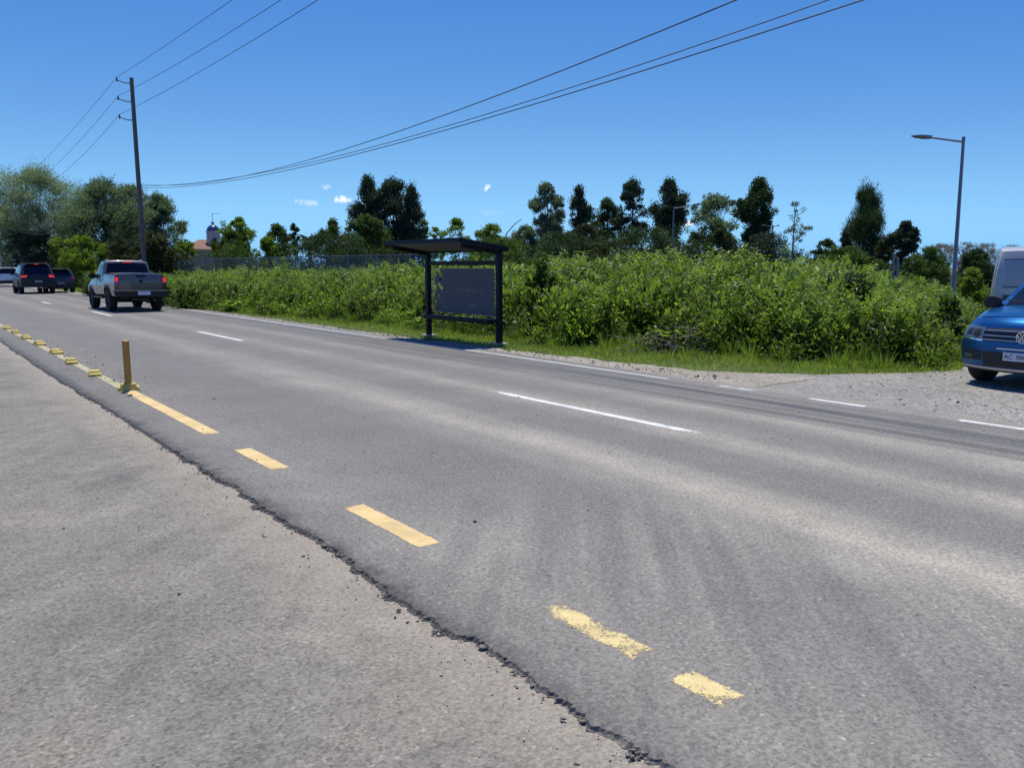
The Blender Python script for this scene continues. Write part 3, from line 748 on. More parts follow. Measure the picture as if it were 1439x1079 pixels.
# heaps of dead branches thrown on the verge
def brush_pile(label, px, py, wpx, n, seed):
    g = np.random.default_rng(seed); b = ground(px, py, -.07); w_ = wpx * px_m(px, math.hypot(b[0], b[1]))
    mb = MB()
    for i in range(n):
        c = Vector((g.normal() * w_ * .27, g.normal() * .28, abs(g.normal()) * .22 + .06)); d = Vector((g.normal(), g.normal() * .7, g.normal() * .35 + .12)).normalized() * g.uniform(.18, .55)
        m = Vector(g.normal(size=3)) * .04
        mb.tube([c - d, c + m, c + d], [g.uniform(.006, .014), .008, .003], 4, False)
    root = empty('brush_pile', b, YAW * -1 + .2, label, 'brush pile', 'heaps of dead branches on the verge')
    t = mb.build('branch_heap', M['dead'], root)
    q = leaf_quads(np.stack([g.normal(size=220) * w_ * .3, g.normal(size=220) * .3, np.abs(g.normal(size=220)) * .12 + .02], 1), g.normal(size=(220, 3)), g.uniform(.05, .11, 220), g.uniform(.02, .05, 220), g)
    leaf_object('dry_leaves', q, g.random(220) * .8, LM['stick'], root)
M['dead'] = plain('dead_branch', (.145, .12, .095), .9, 0, .45, 9)
brush_pile('flat heap of dead grey branches at the weeds, nearer the bus shelter', 838, 486, 78, 130, 51)
brush_pile('spiky heap of dead grey branches at the weeds, the right-hand one', 958, 498, 104, 170, 52)

# ------------------------------------------------------------------ trees behind the field
T = tree_px
GL = 'wispy trees along the road ahead'
T('willow_tree', 'tall wispy grey-green tree at far left, the highest of the roadside trees', 62, 247, 150, 105, 'round', 'silver', 101, clumps=260, per=80, leaf=.42, t0=.1, up=.5, spread=1.15, thin=.2, group=GL)
T('willow_tree', 'wispy grey-green tree left of the wooden pole, behind the round bush', 150, 262, 120, 82, 'round', 'grey', 102, clumps=190, per=75, leaf=.42, t0=.1, up=.5, thin=.22, gap=.08, group=GL)
T('willow_tree', 'grey-green tree directly behind the wooden utility pole', 188, 266, 100, 92, 'round', 'grey', 103, clumps=150, per=70, leaf=.42, t0=.15, up=.4, thin=.22, gap=.15, group=GL)
T('willow_tree', 'grey-green tree right of the wooden utility pole, beside the small yellow tree', 228, 279, 84, 86, 'bush', 'grey', 104, clumps=150, per=70, leaf=.42, t0=.08, up=.4, thin=.22, group=GL)
T('cypress_tree', 'narrow dark conifer rising just right of the utility pole', 222, 278, 26, 95, 'cone', 'deep', 105, clumps=50, per=45, leaf=.4, t0=.1)
T('broadleaf_tree', 'dark tree at the left picture edge behind the white car', 4, 292, 62, 140, 'round', 'deep', 106, clumps=80, per=45, leaf=.4, t0=.08)
T('broadleaf_tree', 'dark low tree behind the black off-road car', 60, 330, 90, 102, 'bush', 'dark', 107, clumps=90, per=40, leaf=.36, t0=.02)
T('broadleaf_tree', 'deep green tree filling the gap between black car and round bush', 108, 318, 70, 84, 'bush', 'deep', 119, clumps=70, per=40, leaf=.36, t0=.02)
T('round_bush', 'big rounded bright-green bush at the roadside behind the parked dark car', 115, 333, 82, 76, 'round', 'bright', 108, cat='bush', clumps=120, per=50, leaf=.26, t0=.02)
T('scrub_tree', 'brownish scrubby tree behind the pickup, left of the pole foot', 172, 336, 54, 72, 'bush', 'olive', 109, clumps=70, per=45, leaf=.3, t0=.03)
T('scrub_tree', 'olive scrubby tree with drooping crown right of the pole foot', 216, 328, 62, 64, 'umbrella', 'olive', 110, clumps=90, per=45, leaf=.3, t0=.15, droop=.4)
T('small_tree', 'little yellow-green flat-topped tree left of the domed house', 261, 336, 32, 78, 'umbrella', 'bright', 111, clumps=40, per=35, leaf=.3, t0=.3)
palm('yellowish palm with a dense crown behind the black car, left edge', 36, 318, 104, 60, 112, 'olive', 34)
palm('green palm with spiky fronds beyond the hedge, left of the drooping tree', 436, 326, 90, 42, 113, 'deep', 30)
T('garden_tree', 'pale flat-crowned tree rising above the garden right of the domed house', 335, 307, 52, 92, 'umbrella', 'bright', 114, clumps=60, per=45, leaf=.34, t0=.38)
T('garden_tree', 'dark rounded garden tree close to the domed house', 326, 327, 58, 88, 'round', 'mid', 115, clumps=80, per=45, leaf=.32, t0=.04)
T('garden_tree', 'broad rounded green tree between the pale tree and the green palm', 392, 318, 66, 86, 'bush', 'mid', 116, clumps=100, per=48, leaf=.32, t0=.04)
T('garden_tree', 'yellow-green low tree in front of the broad rounded one', 378, 334, 46, 78, 'bush', 'bright', 117, clumps=60, per=40, leaf=.28, t0=.04)
T('garden_tree', 'small dark round-headed tree beside the green palm', 415, 315, 16, 90, 'umbrella', 'deep', 118, clumps=24, per=35, leaf=.3, t0=.5)
T('drooping_tree', 'green tree with drooping branches left of the dark cluster', 470, 307, 68, 82, 'ragged', 'mid', 120, clumps=108, per=48, leaf=.34, t0=.1, droop=.6, gap=.12)
T('drooping_tree', 'full green tree with drooping branches in front of the dark cluster', 516, 303, 98, 80, 'bush', 'mid', 121, clumps=148, per=50, leaf=.34, t0=.06, droop=.6)
GD = 'dark tall trees behind the field'
T('casuarina_tree', 'very dark tall tree, left one of the dense cluster left of the shelter roof', 520, 254, 84, 118, 'ragged', 'dark', 122, clumps=175, per=60, leaf=.5, t0=.05, up=.5, thin=.34, group=GD)
T('casuarina_tree', 'very dark tall tree, middle one of the dense cluster left of the shelter roof', 552, 256, 74, 116, 'column', 'dark', 123, clumps=162, per=60, leaf=.5, t0=.05, up=.5, thin=.34, group=GD)
T('casuarina_tree', 'very dark shorter tree, right one of the dense cluster above the shelter roof', 580, 268, 66, 114, 'cone', 'dark', 124, clumps=121, per=60, leaf=.5, t0=.05, up=.5, thin=.34, group=GD)
T('casuarina_tree', 'low dark tree at the right foot of the dense cluster', 597, 308, 26, 112, 'bush', 'grey', 125, clumps=50, per=45, leaf=.45, t0=.05)
T('garden_tree', 'pale open-crowned tree behind the right half of the shelter roof', 642, 309, 58, 84, 'bush', 'bright', 126, clumps=62, per=40, leaf=.32, t0=.2, gap=.15)
T('garden_tree', 'bright green rounded tree behind the right end of the shelter', 690, 318, 80, 82, 'bush', 'bright', 127, clumps=121, per=45, leaf=.3, t0=.05)
T('garden_tree', 'pale low tree behind the left half of the shelter roof', 612, 322, 40, 88, 'bush', 'bright', 128, clumps=50, per=40, leaf=.3, t0=.05, gap=.1)
T('broadleaf_tree', 'grey-green roundish tree just right of the shelter', 738, 319, 70, 84, 'bush', 'grey', 129, clumps=121, per=48, leaf=.32, t0=.04)
T('poplar_tree', 'tall silvery tree with a bare lower trunk, first right of the shelter', 770, 261, 58, 92, 'column', 'pale', 130, clumps=108, per=55, leaf=.36, t0=.28, up=.4, gap=.08, bark='pale_bark')
T('casuarina_tree', 'dark upright tree between the silvery tree and the brownish bush', 813, 266, 58, 96, 'ragged', 'dark', 131, clumps=108, per=55, leaf=.42, t0=.1, up=.4, thin=.34, group=GD)
T('broadleaf_tree', 'mid green rounded tree behind the brownish scrub', 852, 282, 74, 100, 'bush', 'deep', 132, clumps=121, per=50, leaf=.4, t0=.05)
T('scrub_tree', 'brownish-olive low scrub tree under the dark upright trees', 822, 317, 92, 78, 'bush', 'olive', 133, clumps=110, per=50, leaf=.3, t0=.03)
T('casuarina_tree', 'slender dark tree with a knobbly crown, right of the brownish scrub', 886, 256, 54, 96, 'column', 'dark', 134, clumps=94, per=52, leaf=.42, t0=.12, up=.3, gap=.18, group=GD)
T('casuarina_tree', 'blackest broad tree behind the distant lamp with its arm to the right', 938, 259, 104, 94, 'ragged', 'dark', 135, clumps=202, per=60, leaf=.42, t0=.03, up=.3, gap=.1, group=GD)
T('broadleaf_tree', 'open grey-green tree with layered limbs right of the blackest tree', 1002, 276, 84, 90, 'umbrella', 'grey', 136, clumps=121, per=50, leaf=.36, t0=.2, gap=.15)
T('broadleaf_tree', 'dense dark green low tree beneath the open layered tree', 1012, 318, 66, 86, 'bush', 'deep', 137, clumps=90, per=45, leaf=.34, t0=.03)
T('broadleaf_tree', 'light green low tree left of the open layered tree', 975, 326, 40, 88, 'bush', 'mid', 138, clumps=50, per=40, leaf=.32, t0=.03)
T('eucalyptus_tree', 'big dark spreading tree, widest of the tall ones right of the middle', 1063, 257, 104, 88, 'ragged', 'deep', 139, clumps=216, per=60, leaf=.38, t0=.04, up=.3)
T('birch_tree', 'thin pale see-through tree right of the big spreading one', 1114, 286, 44, 84, 'column', 'pale', 140, clumps=40, per=24, leaf=.26, t0=.2, gap=.25, bark='pale_bark')
T('broadleaf_tree', 'low dark tree between the see-through tree and the conifer', 1160, 337, 54, 86, 'bush', 'deep', 141, clumps=70, per=45, leaf=.34, t0=.03)
T('conifer_tree', 'pointed dark conifer with upswept needles, alone against the sky', 1214, 274, 66, 82, 'column', 'deep', 142, clumps=202, per=50, leaf=.5, t0=.02, up=1.2, thin=.12, lumps=2)
T('cypress_tree', 'small dark tree tucked against the left of the conifer', 1186, 327, 42, 80, 'cone', 'dark', 143, clumps=81, per=45, leaf=.34, t0=.02)
T('scrub_tree', 'olive low tree between conifer and the crooked dark tree', 1240, 336, 42, 78, 'bush', 'olive', 144, clumps=60, per=42, leaf=.3, t0=.03)
T('cypress_tree', 'crooked dark tree with flat layered branches, left of the street lamp', 1269, 313, 76, 76, 'ragged', 'dark', 145, clumps=121, per=55, leaf=.36, t0=.06, flat=.45, gap=.1)
for i, (px, tp, wd) in enumerate(((1322, 344, 50), (1352, 342, 46), (1384, 343, 54), (1418, 346, 50))):
    lab = ('bare pinkish-grey tree on the horizon left of the street lamp', 'bare pinkish-grey tree on the horizon right behind the street lamp', 'bare pinkish-grey tree on the horizon left of the van roof', 'bare pinkish-grey tree hidden partly by the white van')[i]
    T('bare_tree', lab, px, tp, wd, 150, 'umbrella', 'pink', 150 + i, clumps=60, per=16, leaf=.6, t0=.3, thin=.12, bark='pale_bark', group='bare trees on the horizon', trunk_r=.25)
T('hedge_tree', 'dense dark hedge-like tree between street lamp and van', 1372, 353, 62, 60, 'bush', 'deep', 160, clumps=110, per=45, leaf=.24, t0=.02)
T('hedge_tree', 'tall scrubby green bush just left of the street lamp pole', 1305, 349, 90, 40, 'bush', 'mid', 161, clumps=130, per=50, leaf=.16, t0=.02, thin=.3)
T('hedge_tree', 'light green bush beside the van, right of the street lamp pole', 1366, 378, 52, 34, 'bush', 'bright', 162, clumps=80, per=42, leaf=.14, t0=.02)
T('hedge_tree', 'long low bush at the back of the field under the conifer', 1190, 350, 130, 58, 'bush', 'mid', 163, clumps=120, per=45, leaf=.24, t0=.02)
T('hedge_tree', 'reddish-brown scrub seen above the fence, behind the shelter roof', 560, 352, 74, 50, 'bush', 'olive', 164, clumps=80, per=45, leaf=.2, t0=.02)
T('hedge_tree', 'green hedge under the garden trees, right of the domed house', 330, 348, 110, 70, 'bush', 'mid', 165, clumps=100, per=45, leaf=.24, t0=.02)
T('hedge_tree', 'green hedge under the drooping trees', 460, 332, 170, 72, 'bush', 'deep', 166, clumps=150, per=45, leaf=.26, t0=.02)
T('hedge_tree', 'green hedge at the back right of the shelter', 700, 338, 150, 66, 'bush', 'mid', 167, clumps=150, per=45, leaf=.24, t0=.02)
T('hedge_tree', 'dark hedge at the foot of the blackest tree', 915, 322, 200, 72, 'bush', 'deep', 168, clumps=190, per=45, leaf=.26, t0=.02)
T('hedge_tree', 'dark hedge at the foot of the big spreading tree', 1075, 330, 140, 74, 'bush', 'dark', 169, clumps=140, per=45, leaf=.26, t0=.02)
T('hedge_tree', 'dark hedge under the silvery tree and the brownish scrub', 790, 327, 140, 74, 'bush', 'deep', 170, clumps=150, per=45, leaf=.26, t0=.02)
# bare leaning branch above the bright green tree
p = far(712, HZ, 83)
root = empty('dead_branch', (p[0], p[1], -.1), -YAW, 'bare grey branch curving up out of the bright green tree', 'dead branch')
mb = MB(); k = px_m(712, 83)
mb.tube([(0, 0, 0), (-.3, 0, 2.6), (-.55, 0, 3.6), (.0, 0, 5.1), (.8, 0, 6.0), (1.5, 0, 6.5)], [.12, .1, .08, .06, .05, .03], 5)
mb.tube([(-.3, 0, 2.6), (-1.6, 0, 4.6), (-2.0, 0, 5.6)], [.07, .05, .02], 5); mb.tube([(-1.6, 0, 4.6), (-2.6, 0, 5.9)], [.04, .02], 5)
mb.build('limb', M['pale_bark'], root, True)
# ------------------------------------------------------------------ materials for built things
M['black_steel'] = plain('dark_navy_steel', (.005, .006, .011), .55, .0, .25, 7, .0, .25)
M['glass_film'] = plain('frosted_film', (.066, .080, .102), .5, 0, .15, 3, .0, .3)
M['galv'] = plain('galvanised_steel', (.16, .165, .17), .5, .7, .2, 8)
M['lamp_grey'] = plain('lamp_grey', (.20, .205, .21), .5, .2, .2, 8)
M['wood'] = plain('pole_wood', (.15, .122, .10), .9, 0, .4, 3, bump=.4)
M['concrete'] = plain('concrete', (.42, .41, .38), .9, 0, .2, 6, bump=.3)
M['wire'] = plain('black_cable', (.012, .012, .014), .6)
M['porcelain'] = plain('brown_insulator', (.06, .035, .03), .25, 0, .2, 9, .5)
M['block_yellow'] = paint('separator_yellow', (.66, .50, .12), .36, True)
M['post_yellow'] = plain('post_ochre', (.42, .23, .03), .55, 0, .4, 9, bump=.2)
M['rubber'] = plain('tyre_rubber', (.012, .012, .013), .85, 0, .3, 12)
M['alloy'] = plain('alloy', (.45, .46, .48), .32, .8, .1, 8)
M['dark_alloy'] = plain('dark_alloy', (.05, .05, .055), .4, .6, .1, 8)
M['chrome'] = plain('chrome', (.80, .81, .83), .14, 1.0, .05, 8)
M['black_plastic'] = plain('black_plastic', (.012, .012, .013), .6, 0, .25, 15)
M['car_glass'] = plain('tinted_glass', (.006, .007, .009), .08, 0, .1, 3, .0, .35)
M['lens'] = plain('headlamp_lens', (.10, .125, .15), .12, .3, .3, 14, .8)
M['lit_red'] = glow('lit_tail_lamp', (.5, .01, .01), (1, .06, .03), .6)
M['dim_red'] = plain('tail_lamp_red', (.20, .008, .008), .2, 0, .25, 10, .6)
M['plate_white'] = plain('plate_white', (.62, .65, .68), .5, 0, .06, 9)
M['plate_blue'] = plain('plate_blue', (.03, .10, .28), .5)
M['ink'] = plain('plate_ink', (.015, .015, .017), .6)
def car_paint(name, c, flake=.0, rough=.32, dust=.18, coat=.9):
    t = NT(name); o = t.coord(); n = t.noise(o, 3, 6, .65); sx = t.n('ShaderNodeSeparateXYZ'); t.l(o, sx.inputs[0])
    low = t.ramp(t.math('ADD', sx.outputs[2], t.math('MULTIPLY', n, .4)), [(.35, 1), (1.0, .15)])
    t.base(t.mix(t.math('MULTIPLY', t.math('MULTIPLY', low, n), dust * 2), c, (.24, .21, .17)))
    t.b.inputs['Metallic'].default_value = flake; t.l(t.math('ADD', t.math('MULTIPLY', n, .12), rough - .06), t.b.inputs['Roughness'])
    t.b.inputs['Coat Weight'].default_value = coat; t.b.inputs['Coat Roughness'].default_value = .05
    return t.m
M['blue'] = car_paint('blue_paint', (.003, .085, .25), .8, .34, .0, .4)
M['sand'] = car_paint('beige_grey_paint', (.125, .110, .084), .3, .42)
M['blackp'] = car_paint('black_paint', (.003, .0035, .005), .0, .5, .03, .12)
M['darkgrey'] = car_paint('dark_grey_paint', (.03, .03, .033), .2, .4, .06, .5)
M['whitep'] = car_paint('white_paint_car', (.72, .74, .77), .0, .3, .05)
M['vanp'] = car_paint('van_paint', (.44, .445, .42), .0, .4, .10)

# ------------------------------------------------------------------ vehicles: bodies are analytic surfaces, panels lie on them
def boxgrid(nx, ny, nz):
    V = {}; vs = []; fs = []
    def vid(i, j, k):
        key = (i, j, k)
        if key not in V: V[key] = len(vs); vs.append((2 * i / nx - 1, 2 * j / ny - 1, 2 * k / nz - 1))
        return V[key]
    for i in range(nx):
        for j in range(ny):
            fs.append((vid(i, j, 0), vid(i, j + 1, 0), vid(i + 1, j + 1, 0), vid(i + 1, j, 0)))
            fs.append((vid(i, j, nz), vid(i + 1, j, nz), vid(i + 1, j + 1, nz), vid(i, j + 1, nz)))
    for i in range(nx):
        for k in range(nz):
            fs.append((vid(i, 0, k), vid(i + 1, 0, k), vid(i + 1, 0, k + 1), vid(i, 0, k + 1)))
            fs.append((vid(i, ny, k), vid(i, ny, k + 1), vid(i + 1, ny, k + 1), vid(i + 1, ny, k)))
    for j in range(ny):
        for k in range(nz):
            fs.append((vid(0, j, k), vid(0, j, k + 1), vid(0, j + 1, k + 1), vid(0, j + 1, k)))
            fs.append((vid(nx, j, k), vid(nx, j + 1, k), vid(nx, j + 1, k + 1), vid(nx, j, k + 1)))
    return vs, fs

def shell(name, fn, n, mat, parent):
    vs, fs = boxgrid(*n); mb = MB(); mb.add([fn(*p) for p in vs], fs)
    return mb.build(name, mat, parent, True)

def patch(name, fn, face, a0, a1, b0, b1, mat, parent, off=.006, n=10, m=5, thick=.0, smooth=True):
    """panel on a face of an analytic body. face 'x+','x-','y+','y-','z+'; a,b = the two free coords (a: u or v, b: w or v).
       b0,b1 may be functions of t in 0..1 along a."""
    e = 1e-3
    def P(a, b):
        q = {'x+': (1, a, b), 'x-': (-1, a, b), 'y+': (a, 1, b), 'y-': (a, -1, b), 'z+': (a, b, 1)}[face]
        return np.array(fn(*q), float)
    flip = {'x+': 1, 'x-': -1, 'y+': -1, 'y-': 1, 'z+': 1}[face]
    vs = []; nr = []
    for i in range(n + 1):
        t = i / n; a = a0 + (a1 - a0) * t
        lo = b0(t) if callable(b0) else b0; hi = b1(t) if callable(b1) else b1
        for j in range(m + 1):
            b = lo + (hi - lo) * j / m; p = P(a, b)
            nn = np.cross(P(a + e, b) - P(a - e, b), P(a, b + e) - P(a, b - e)); nn = nn / max(np.linalg.norm(nn), 1e-12) * flip
            vs.append(p); nr.append(nn)
    vs = np.array(vs); nr = np.array(nr)
    mb = MB(); K = (n + 1) * (m + 1); idx = lambda i, j: i * (m + 1) + j
    mb.add(list(vs + nr * off), [(idx(i, j), idx(i + 1, j), idx(i + 1, j + 1), idx(i, j + 1)) for i in range(n) for j in range(m)])
    b = len(mb.v); mb.v += [tuple(p) for p in (vs + nr * (off - max(thick, .012)))]
    ring = [idx(i, 0) for i in range(n + 1)] + [idx(n, j) for j in range(1, m + 1)] + [idx(i, m) for i in range(n - 1, -1, -1)] + [idx(0, j) for j in range(m - 1, 0, -1)]
    for p, q in zip(ring, ring[1:] + ring[:1]): mb.f.append((p, b + p, b + q, q))
    return mb.build(name, mat, parent, smooth)

def lerp(a, b, t): return a + (b - a) * t
def sstep(a, b, x): t = min(1, max(0, (x - a) / (b - a))); return t * t * (3 - 2 * t)
def pl(pts, x):
    return float(np.interp(x, [p[0] for p in pts], [p[1] for p in pts]))

def lower_body(L, W, top, zb, arches, nose=.30, tail=.12, rake=.06, taper=.06, shoulder=.10):
    def fn(u, v, w):
        y = v * L / 2; zlo = zb
        for yc, r in arches:
            if abs(y - yc) < r: zlo = max(zlo, r * .98 * math.sqrt(1 - ((y - yc) / r) ** 2) + r * .0 + (.36 if False else 0) + arches_z)
        zhi = pl(top, y); z = lerp(zlo, zhi, (w + 1) / 2)
        zz = (z - zb) / max(zhi - zb, .01)
        hw = W / 2 * (1 - .05 * (zz - .45) ** 2 * 4 * .5 - shoulder * max(0, zz) ** 9 - .05 * max(0, .25 - zz) * 4 * .5)
        hw *= 1 - taper * sstep(.55, 1.0, abs(v)) ** 1.5
        x = u * hw
        sf = sstep(.45, 1, v); sr = sstep(.6, 1, -v)
        y -= sf * (nose * abs(u) ** 2.6 + rake * (2 * zz - .9) ** 2 + .10 * max(0, zz - .8) * 5 * .5)
        y += sr * (tail * abs(u) ** 3.5 + .05 * max(0, zz - .7) * 3)
        if w > 0: z += .035 * (1 - u * u) * w ** 2 - .03 * abs(u) ** 6 * w ** 2
        return (x, y, z)
    arches_z = 0.0
    return fn

def cabin_fn(W, belt, roof, yb0, yb1, yr0, yr1, wb=.90, wr=.70, crown=.05):
    def fn(u, v, w):
        t = (w + 1) / 2; t2 = t ** .92
        y = lerp(lerp(yb0, yb1, (v + 1) / 2), lerp(yr0, yr1, (v + 1) / 2), t2)
        hw = W / 2 * lerp(wb, wr, t ** 1.25); z = lerp(belt, roof, t)
        x = u * hw * (1 - .05 * abs(v) ** 4)
        if v > 0: y -= .16 * abs(u) ** 2.5 * v ** 6
        else: y += .08 * abs(u) ** 3 * abs(v) ** 6
        z += crown * (1 - u * u) * t ** 3 - .035 * abs(u) ** 8 * t ** 4 - .05 * abs(v) ** 8 * t ** 4
        return (x, y, z)
    return fn

def wheel_meshes(r, wd, rim_mat):
    t = MB(); s = wd / 2
    t.lathe([(-s * .8, r * .62), (-s, r * .72), (-s, r * .90), (-s * .75, r * .985), (-s * .3, r), (s * .3, r), (s * .75, r * .985), (s, r * .90), (s, r * .72), (s * .8, r * .62)], 28)
    rm = MB(); rm.lathe([(-s * .2, .01), (s * .55, .02), (s * .45, r * .18), (s * .25, r * .2), (s * .2, r * .5), (s * .62, r * .56), (s * .82, r * .63), (-s * .82, r * .63)], 28)
    for k in range(5):
        a = k * 2 * math.pi / 5; c, q = math.cos(a), math.sin(a)
        rm.box((s * .46, c * r * .36, q * r * .36), (s * .3, r * .44, r * .13), Matrix.Rotation(a, 4, 'X'))
    return t, rm
def add_wheels(root, r, wd, track, yf, yr, rim='alloy'):
    t, rm = wheel_meshes(r, wd, rim); first = None
    for sx in (1, -1):
        for y in (yf, yr):
            if first is None:
                o = t.build('wheel', M['rubber'], root, True); q = rm.build('rim', M[rim], o, True); first = (o.data, q.data)
            else:
                o = link('wheel', first[0], None, root); q = link('rim', first[1], None, o)
            o.location = (sx * track / 2, y, r); o.rotation_euler = (0, 0, 0 if sx > 0 else math.pi)
def arch_body(L, W, top, zb, arch, **kw):
    """arch: list of (y, radius, wheel centre height)"""
    base = lower_body(L, W, top, zb, [], **kw)
    def fn(u, v, w):
        y = v * L / 2; lift = 0
        for yc, r, zc in arch:
            if abs(y - yc) < r: lift = max(lift, zc + math.sqrt(r * r - (y - yc) ** 2) - zb)
        zhi = pl(top, y)
        if lift:
            zlo = zb + lift; f = (lerp(zlo, zhi, (w + 1) / 2) - zb) / (zhi - zb); w2 = f * 2 - 1
        else: w2 = w
        return base(u, v, w2)
    return fn, base

def text_mesh(name, s, size, mat, parent, loc, rot, ext=.001, align='CENTER'):
    cu = bpy.data.curves.new(name, 'FONT'); cu.body = s; cu.size = size; cu.extrude = ext; cu.align_x = align; cu.align_y = 'CENTER'
    tmp = bpy.data.objects.new(name, cu); col.objects.link(tmp)
    dg = bpy.context.evaluated_depsgraph_get(); me = bpy.data.meshes.new_from_object(tmp.evaluated_get(dg))
    bpy.data.objects.remove(tmp); me.name = name
    o = link(name, None or me, mat, parent); o.location = loc; o.rotation_euler = rot; return o

def mirror_part(root, x, y, z, mat, s=1.0):
    for sx in (-1, 1):
        mb = MB(); vs, fs = boxgrid(6, 4, 4)
        mb.add([((abs(1) * sx * (x + .11 * s) + u * .12 * s * (1 - .25 * k * k * 0) * (1 - .18 * abs(k) ** 3)), y + v * .07 * s * (1 - .3 * abs(u) ** 3) - sx * u * .02, z + k * .085 * s * (1 - .2 * abs(u) ** 3)) for u, v, k in vs], fs)
        mb.box((sx * (x - .0), y, z - .04), (.10 * s, .05, .035))
        mb.build('mirror', mat, root, True)

# --- blue SUV (front), waiting at the mouth of the side road
def blue_suv():
    root = empty('parked_suv', (12.42 + 2.245, 4.735, -.024), R(90), 'bright blue SUV facing the road at the right picture edge, front end showing', 'car')
    L, W = 4.49, 2.0
    top = [(-2.245, .98), (-2.0, 1.04), (.9, 1.06), (1.15, 1.06), (1.9, .985), (2.1, .945), (2.245, .87)]
    fn, base = arch_body(L, W, top, .235, [(1.36, .42, .36), (-1.35, .42, .36)], nose=.34, tail=.15, rake=.05, taper=.05, shoulder=.07)
    shell('body', fn, (14, 90, 12), M['blue'], root)
    cab = cabin_fn(W, 1.00, 1.63, -2.05, 1.22, -1.75, .18, .93, .72)
    shell('cabin', cab, (12, 24, 10), M['blue'], root)
    patch('hood', fn, 'z+', -.84, .84, .50, .945, M['blue'], root, .007, 16, 14)
    for f in ('x+', 'x-'): patch('wing', fn, f, .30, .93, .18, .86, M['blue'], root, .004, 14, 5)
    patch('windshield', cab, 'y+', -.88, .88, -.80, .84, M['car_glass'], root, .006, 14, 8)
    patch('rear_window', cab, 'y-', -.85, .85, -.6, .8, M['car_glass'], root, .006)
    for f in ('x+', 'x-'):
        for a, b in ((-.85, -.42), (-.38, .12), (.16, .70)):
            patch('side_window', cab, f, a, b, -.72, .72, M['car_glass'], root, .005, 8, 5)
    zw = lambda z: (z - .235) / (.87 - .235) * 2 - 1          # nose height -> w
    # grille with three bright bars, headlamps left and right of it
    gr = patch('grille', base, 'y+', -.56, .56, zw(.635), zw(.80), M['black_plastic'], root, .008, 24, 5)
    for z in (.655, .708, .765):
        patch('grille_bar', base, 'y+', -.57, .57, zw(z - .006), zw(z + .006), M['alloy'], gr, .022, 24, 2, .02)
    for s in (1, -1):
        h = patch('headlight', base, 'y+', s * .58 if s > 0 else -.965, s * .965 if s > 0 else -.58, (lambda t: zw(.655 + .02 * t)) if s > 0 else (lambda t: zw(.655 + .02 * (1 - t))), (lambda t: zw(.80 + .035 * t)) if s > 0 else (lambda t: zw(.80 + .035 * (1 - t))), M['lens'], root, .012, 10, 6)
        a0, a1 = (.60, .90) if s > 0 else (-.90, -.60)
        patch('lamp_bowl', base, 'y+', s * .64 if s > 0 else -.76, s * .76 if s > 0 else -.64, zw(.69), zw(.775), M['black_plastic'], h, .017, 5, 4)
        patch('lamp_bowl', base, 'y+', s * .80 if s > 0 else -.90, s * .90 if s > 0 else -.80, zw(.70), zw(.785), M['black_plastic'], h, .017, 5, 4)
        patch('light_strip', base, 'y+', *((.57, .97) if s > 0 else (-.97, -.57)), (lambda t: zw(.632 + .02 * t)) if s > 0 else (lambda t: zw(.652 - .02 * t)), (lambda t: zw(.650 + .02 * t)) if s > 0 else (lambda t: zw(.670 - .02 * t)), M['chrome'], h, .022, 10, 2, .02)
        patch('turn_signal', base, 'y+', *((.58, .66) if s > 0 else (-.66, -.58)), zw(.664), zw(.674), M['amber'], h, .02, 4, 2)
        v = patch('air_vent', base, 'y+', *((.60, .93) if s > 0 else (-.93, -.60)), zw(.37), zw(.50), M['black_plastic'], root, .006, 8, 4)
        patch('fog_light', base, 'y+', *((.74, .88) if s > 0 else (-.88, -.74)), zw(.40), zw(.445), M['lens'], v, .014, 5, 3)
    patch('lower_intake', base, 'y+', -.56, .56, zw(.30), zw(.50), M['black_plastic'], root, .008, 20, 5)
    patch('bumper_trim', base, 'y+', -.34, .34, zw(.545), zw(.558), M['chrome'], root, .012, 20, 2)
    patch('skid_plate', base, 'y+', -.95, .95, zw(.262), zw(.290), M['alloy'], root, .014, 24, 2)
    patch('chin', base, 'y+', -.98, .98, -1, zw(.255), M['black_plastic'], root, .006, 20, 2)
    # number plate
    yf = base(0, 1, zw(.46))[1] + .022
    pb = MB().box((0, yf, .462), (.44, .012, .125)); plate = pb.build('number_plate', M['plate_white'], root, bevel=.004)
    MB().box((0, yf + .0075, .516), (.43, .004, .016)).build('plate_band', M['plate_blue'], plate)
    text_mesh('plate_text', 'AC 386', .088, M['ink'], plate, (.205, yf + .0085, .452), (R(90), 0, R(180)), .001, 'LEFT')
    # round badge: ring, V over W
    yb = base(0, 1, zw(.715))[1] + .03
    bd = MB().lathe([(yb - .02, .075), (yb - .004, .082), (yb, .076), (yb - .004, .066), (yb - .012, .064)], 32, 'y', (0, 0, .715))
    bd.lathe([(yb - .012, .066), (yb - .012, .001)], 32, 'y', (0, 0, .715)); badge = bd.build('badge', M['badge_dark'], root, True)
    em = MB().lathe([(yb - .012, .082), (yb, .078), (yb + .003, .072), (yb, .066), (yb - .01, .064)], 32, 'y', (0, 0, .715))
    def bar(a, b):
        a = Vector((a[0], yb - .004, .715 + a[1])); b = Vector((b[0], yb - .004, .715 + b[1])); d = b - a
        em.box((a + b) / 2, (d.length, .010, .0115), Matrix.Rotation(-math.atan2(d.z, d.x), 4, 'Y'))
    for s in (1, -1):
        bar((s * .030, .060), (0, .010)); bar((s * .056, .030), (s * .026, -.052)); bar((s * .026, -.052), (0, .004))
    em.build('letters', M['chrome'], badge)
    mirror_part(root, .84, .95, 1.12, M['black_plastic'], 1.0)
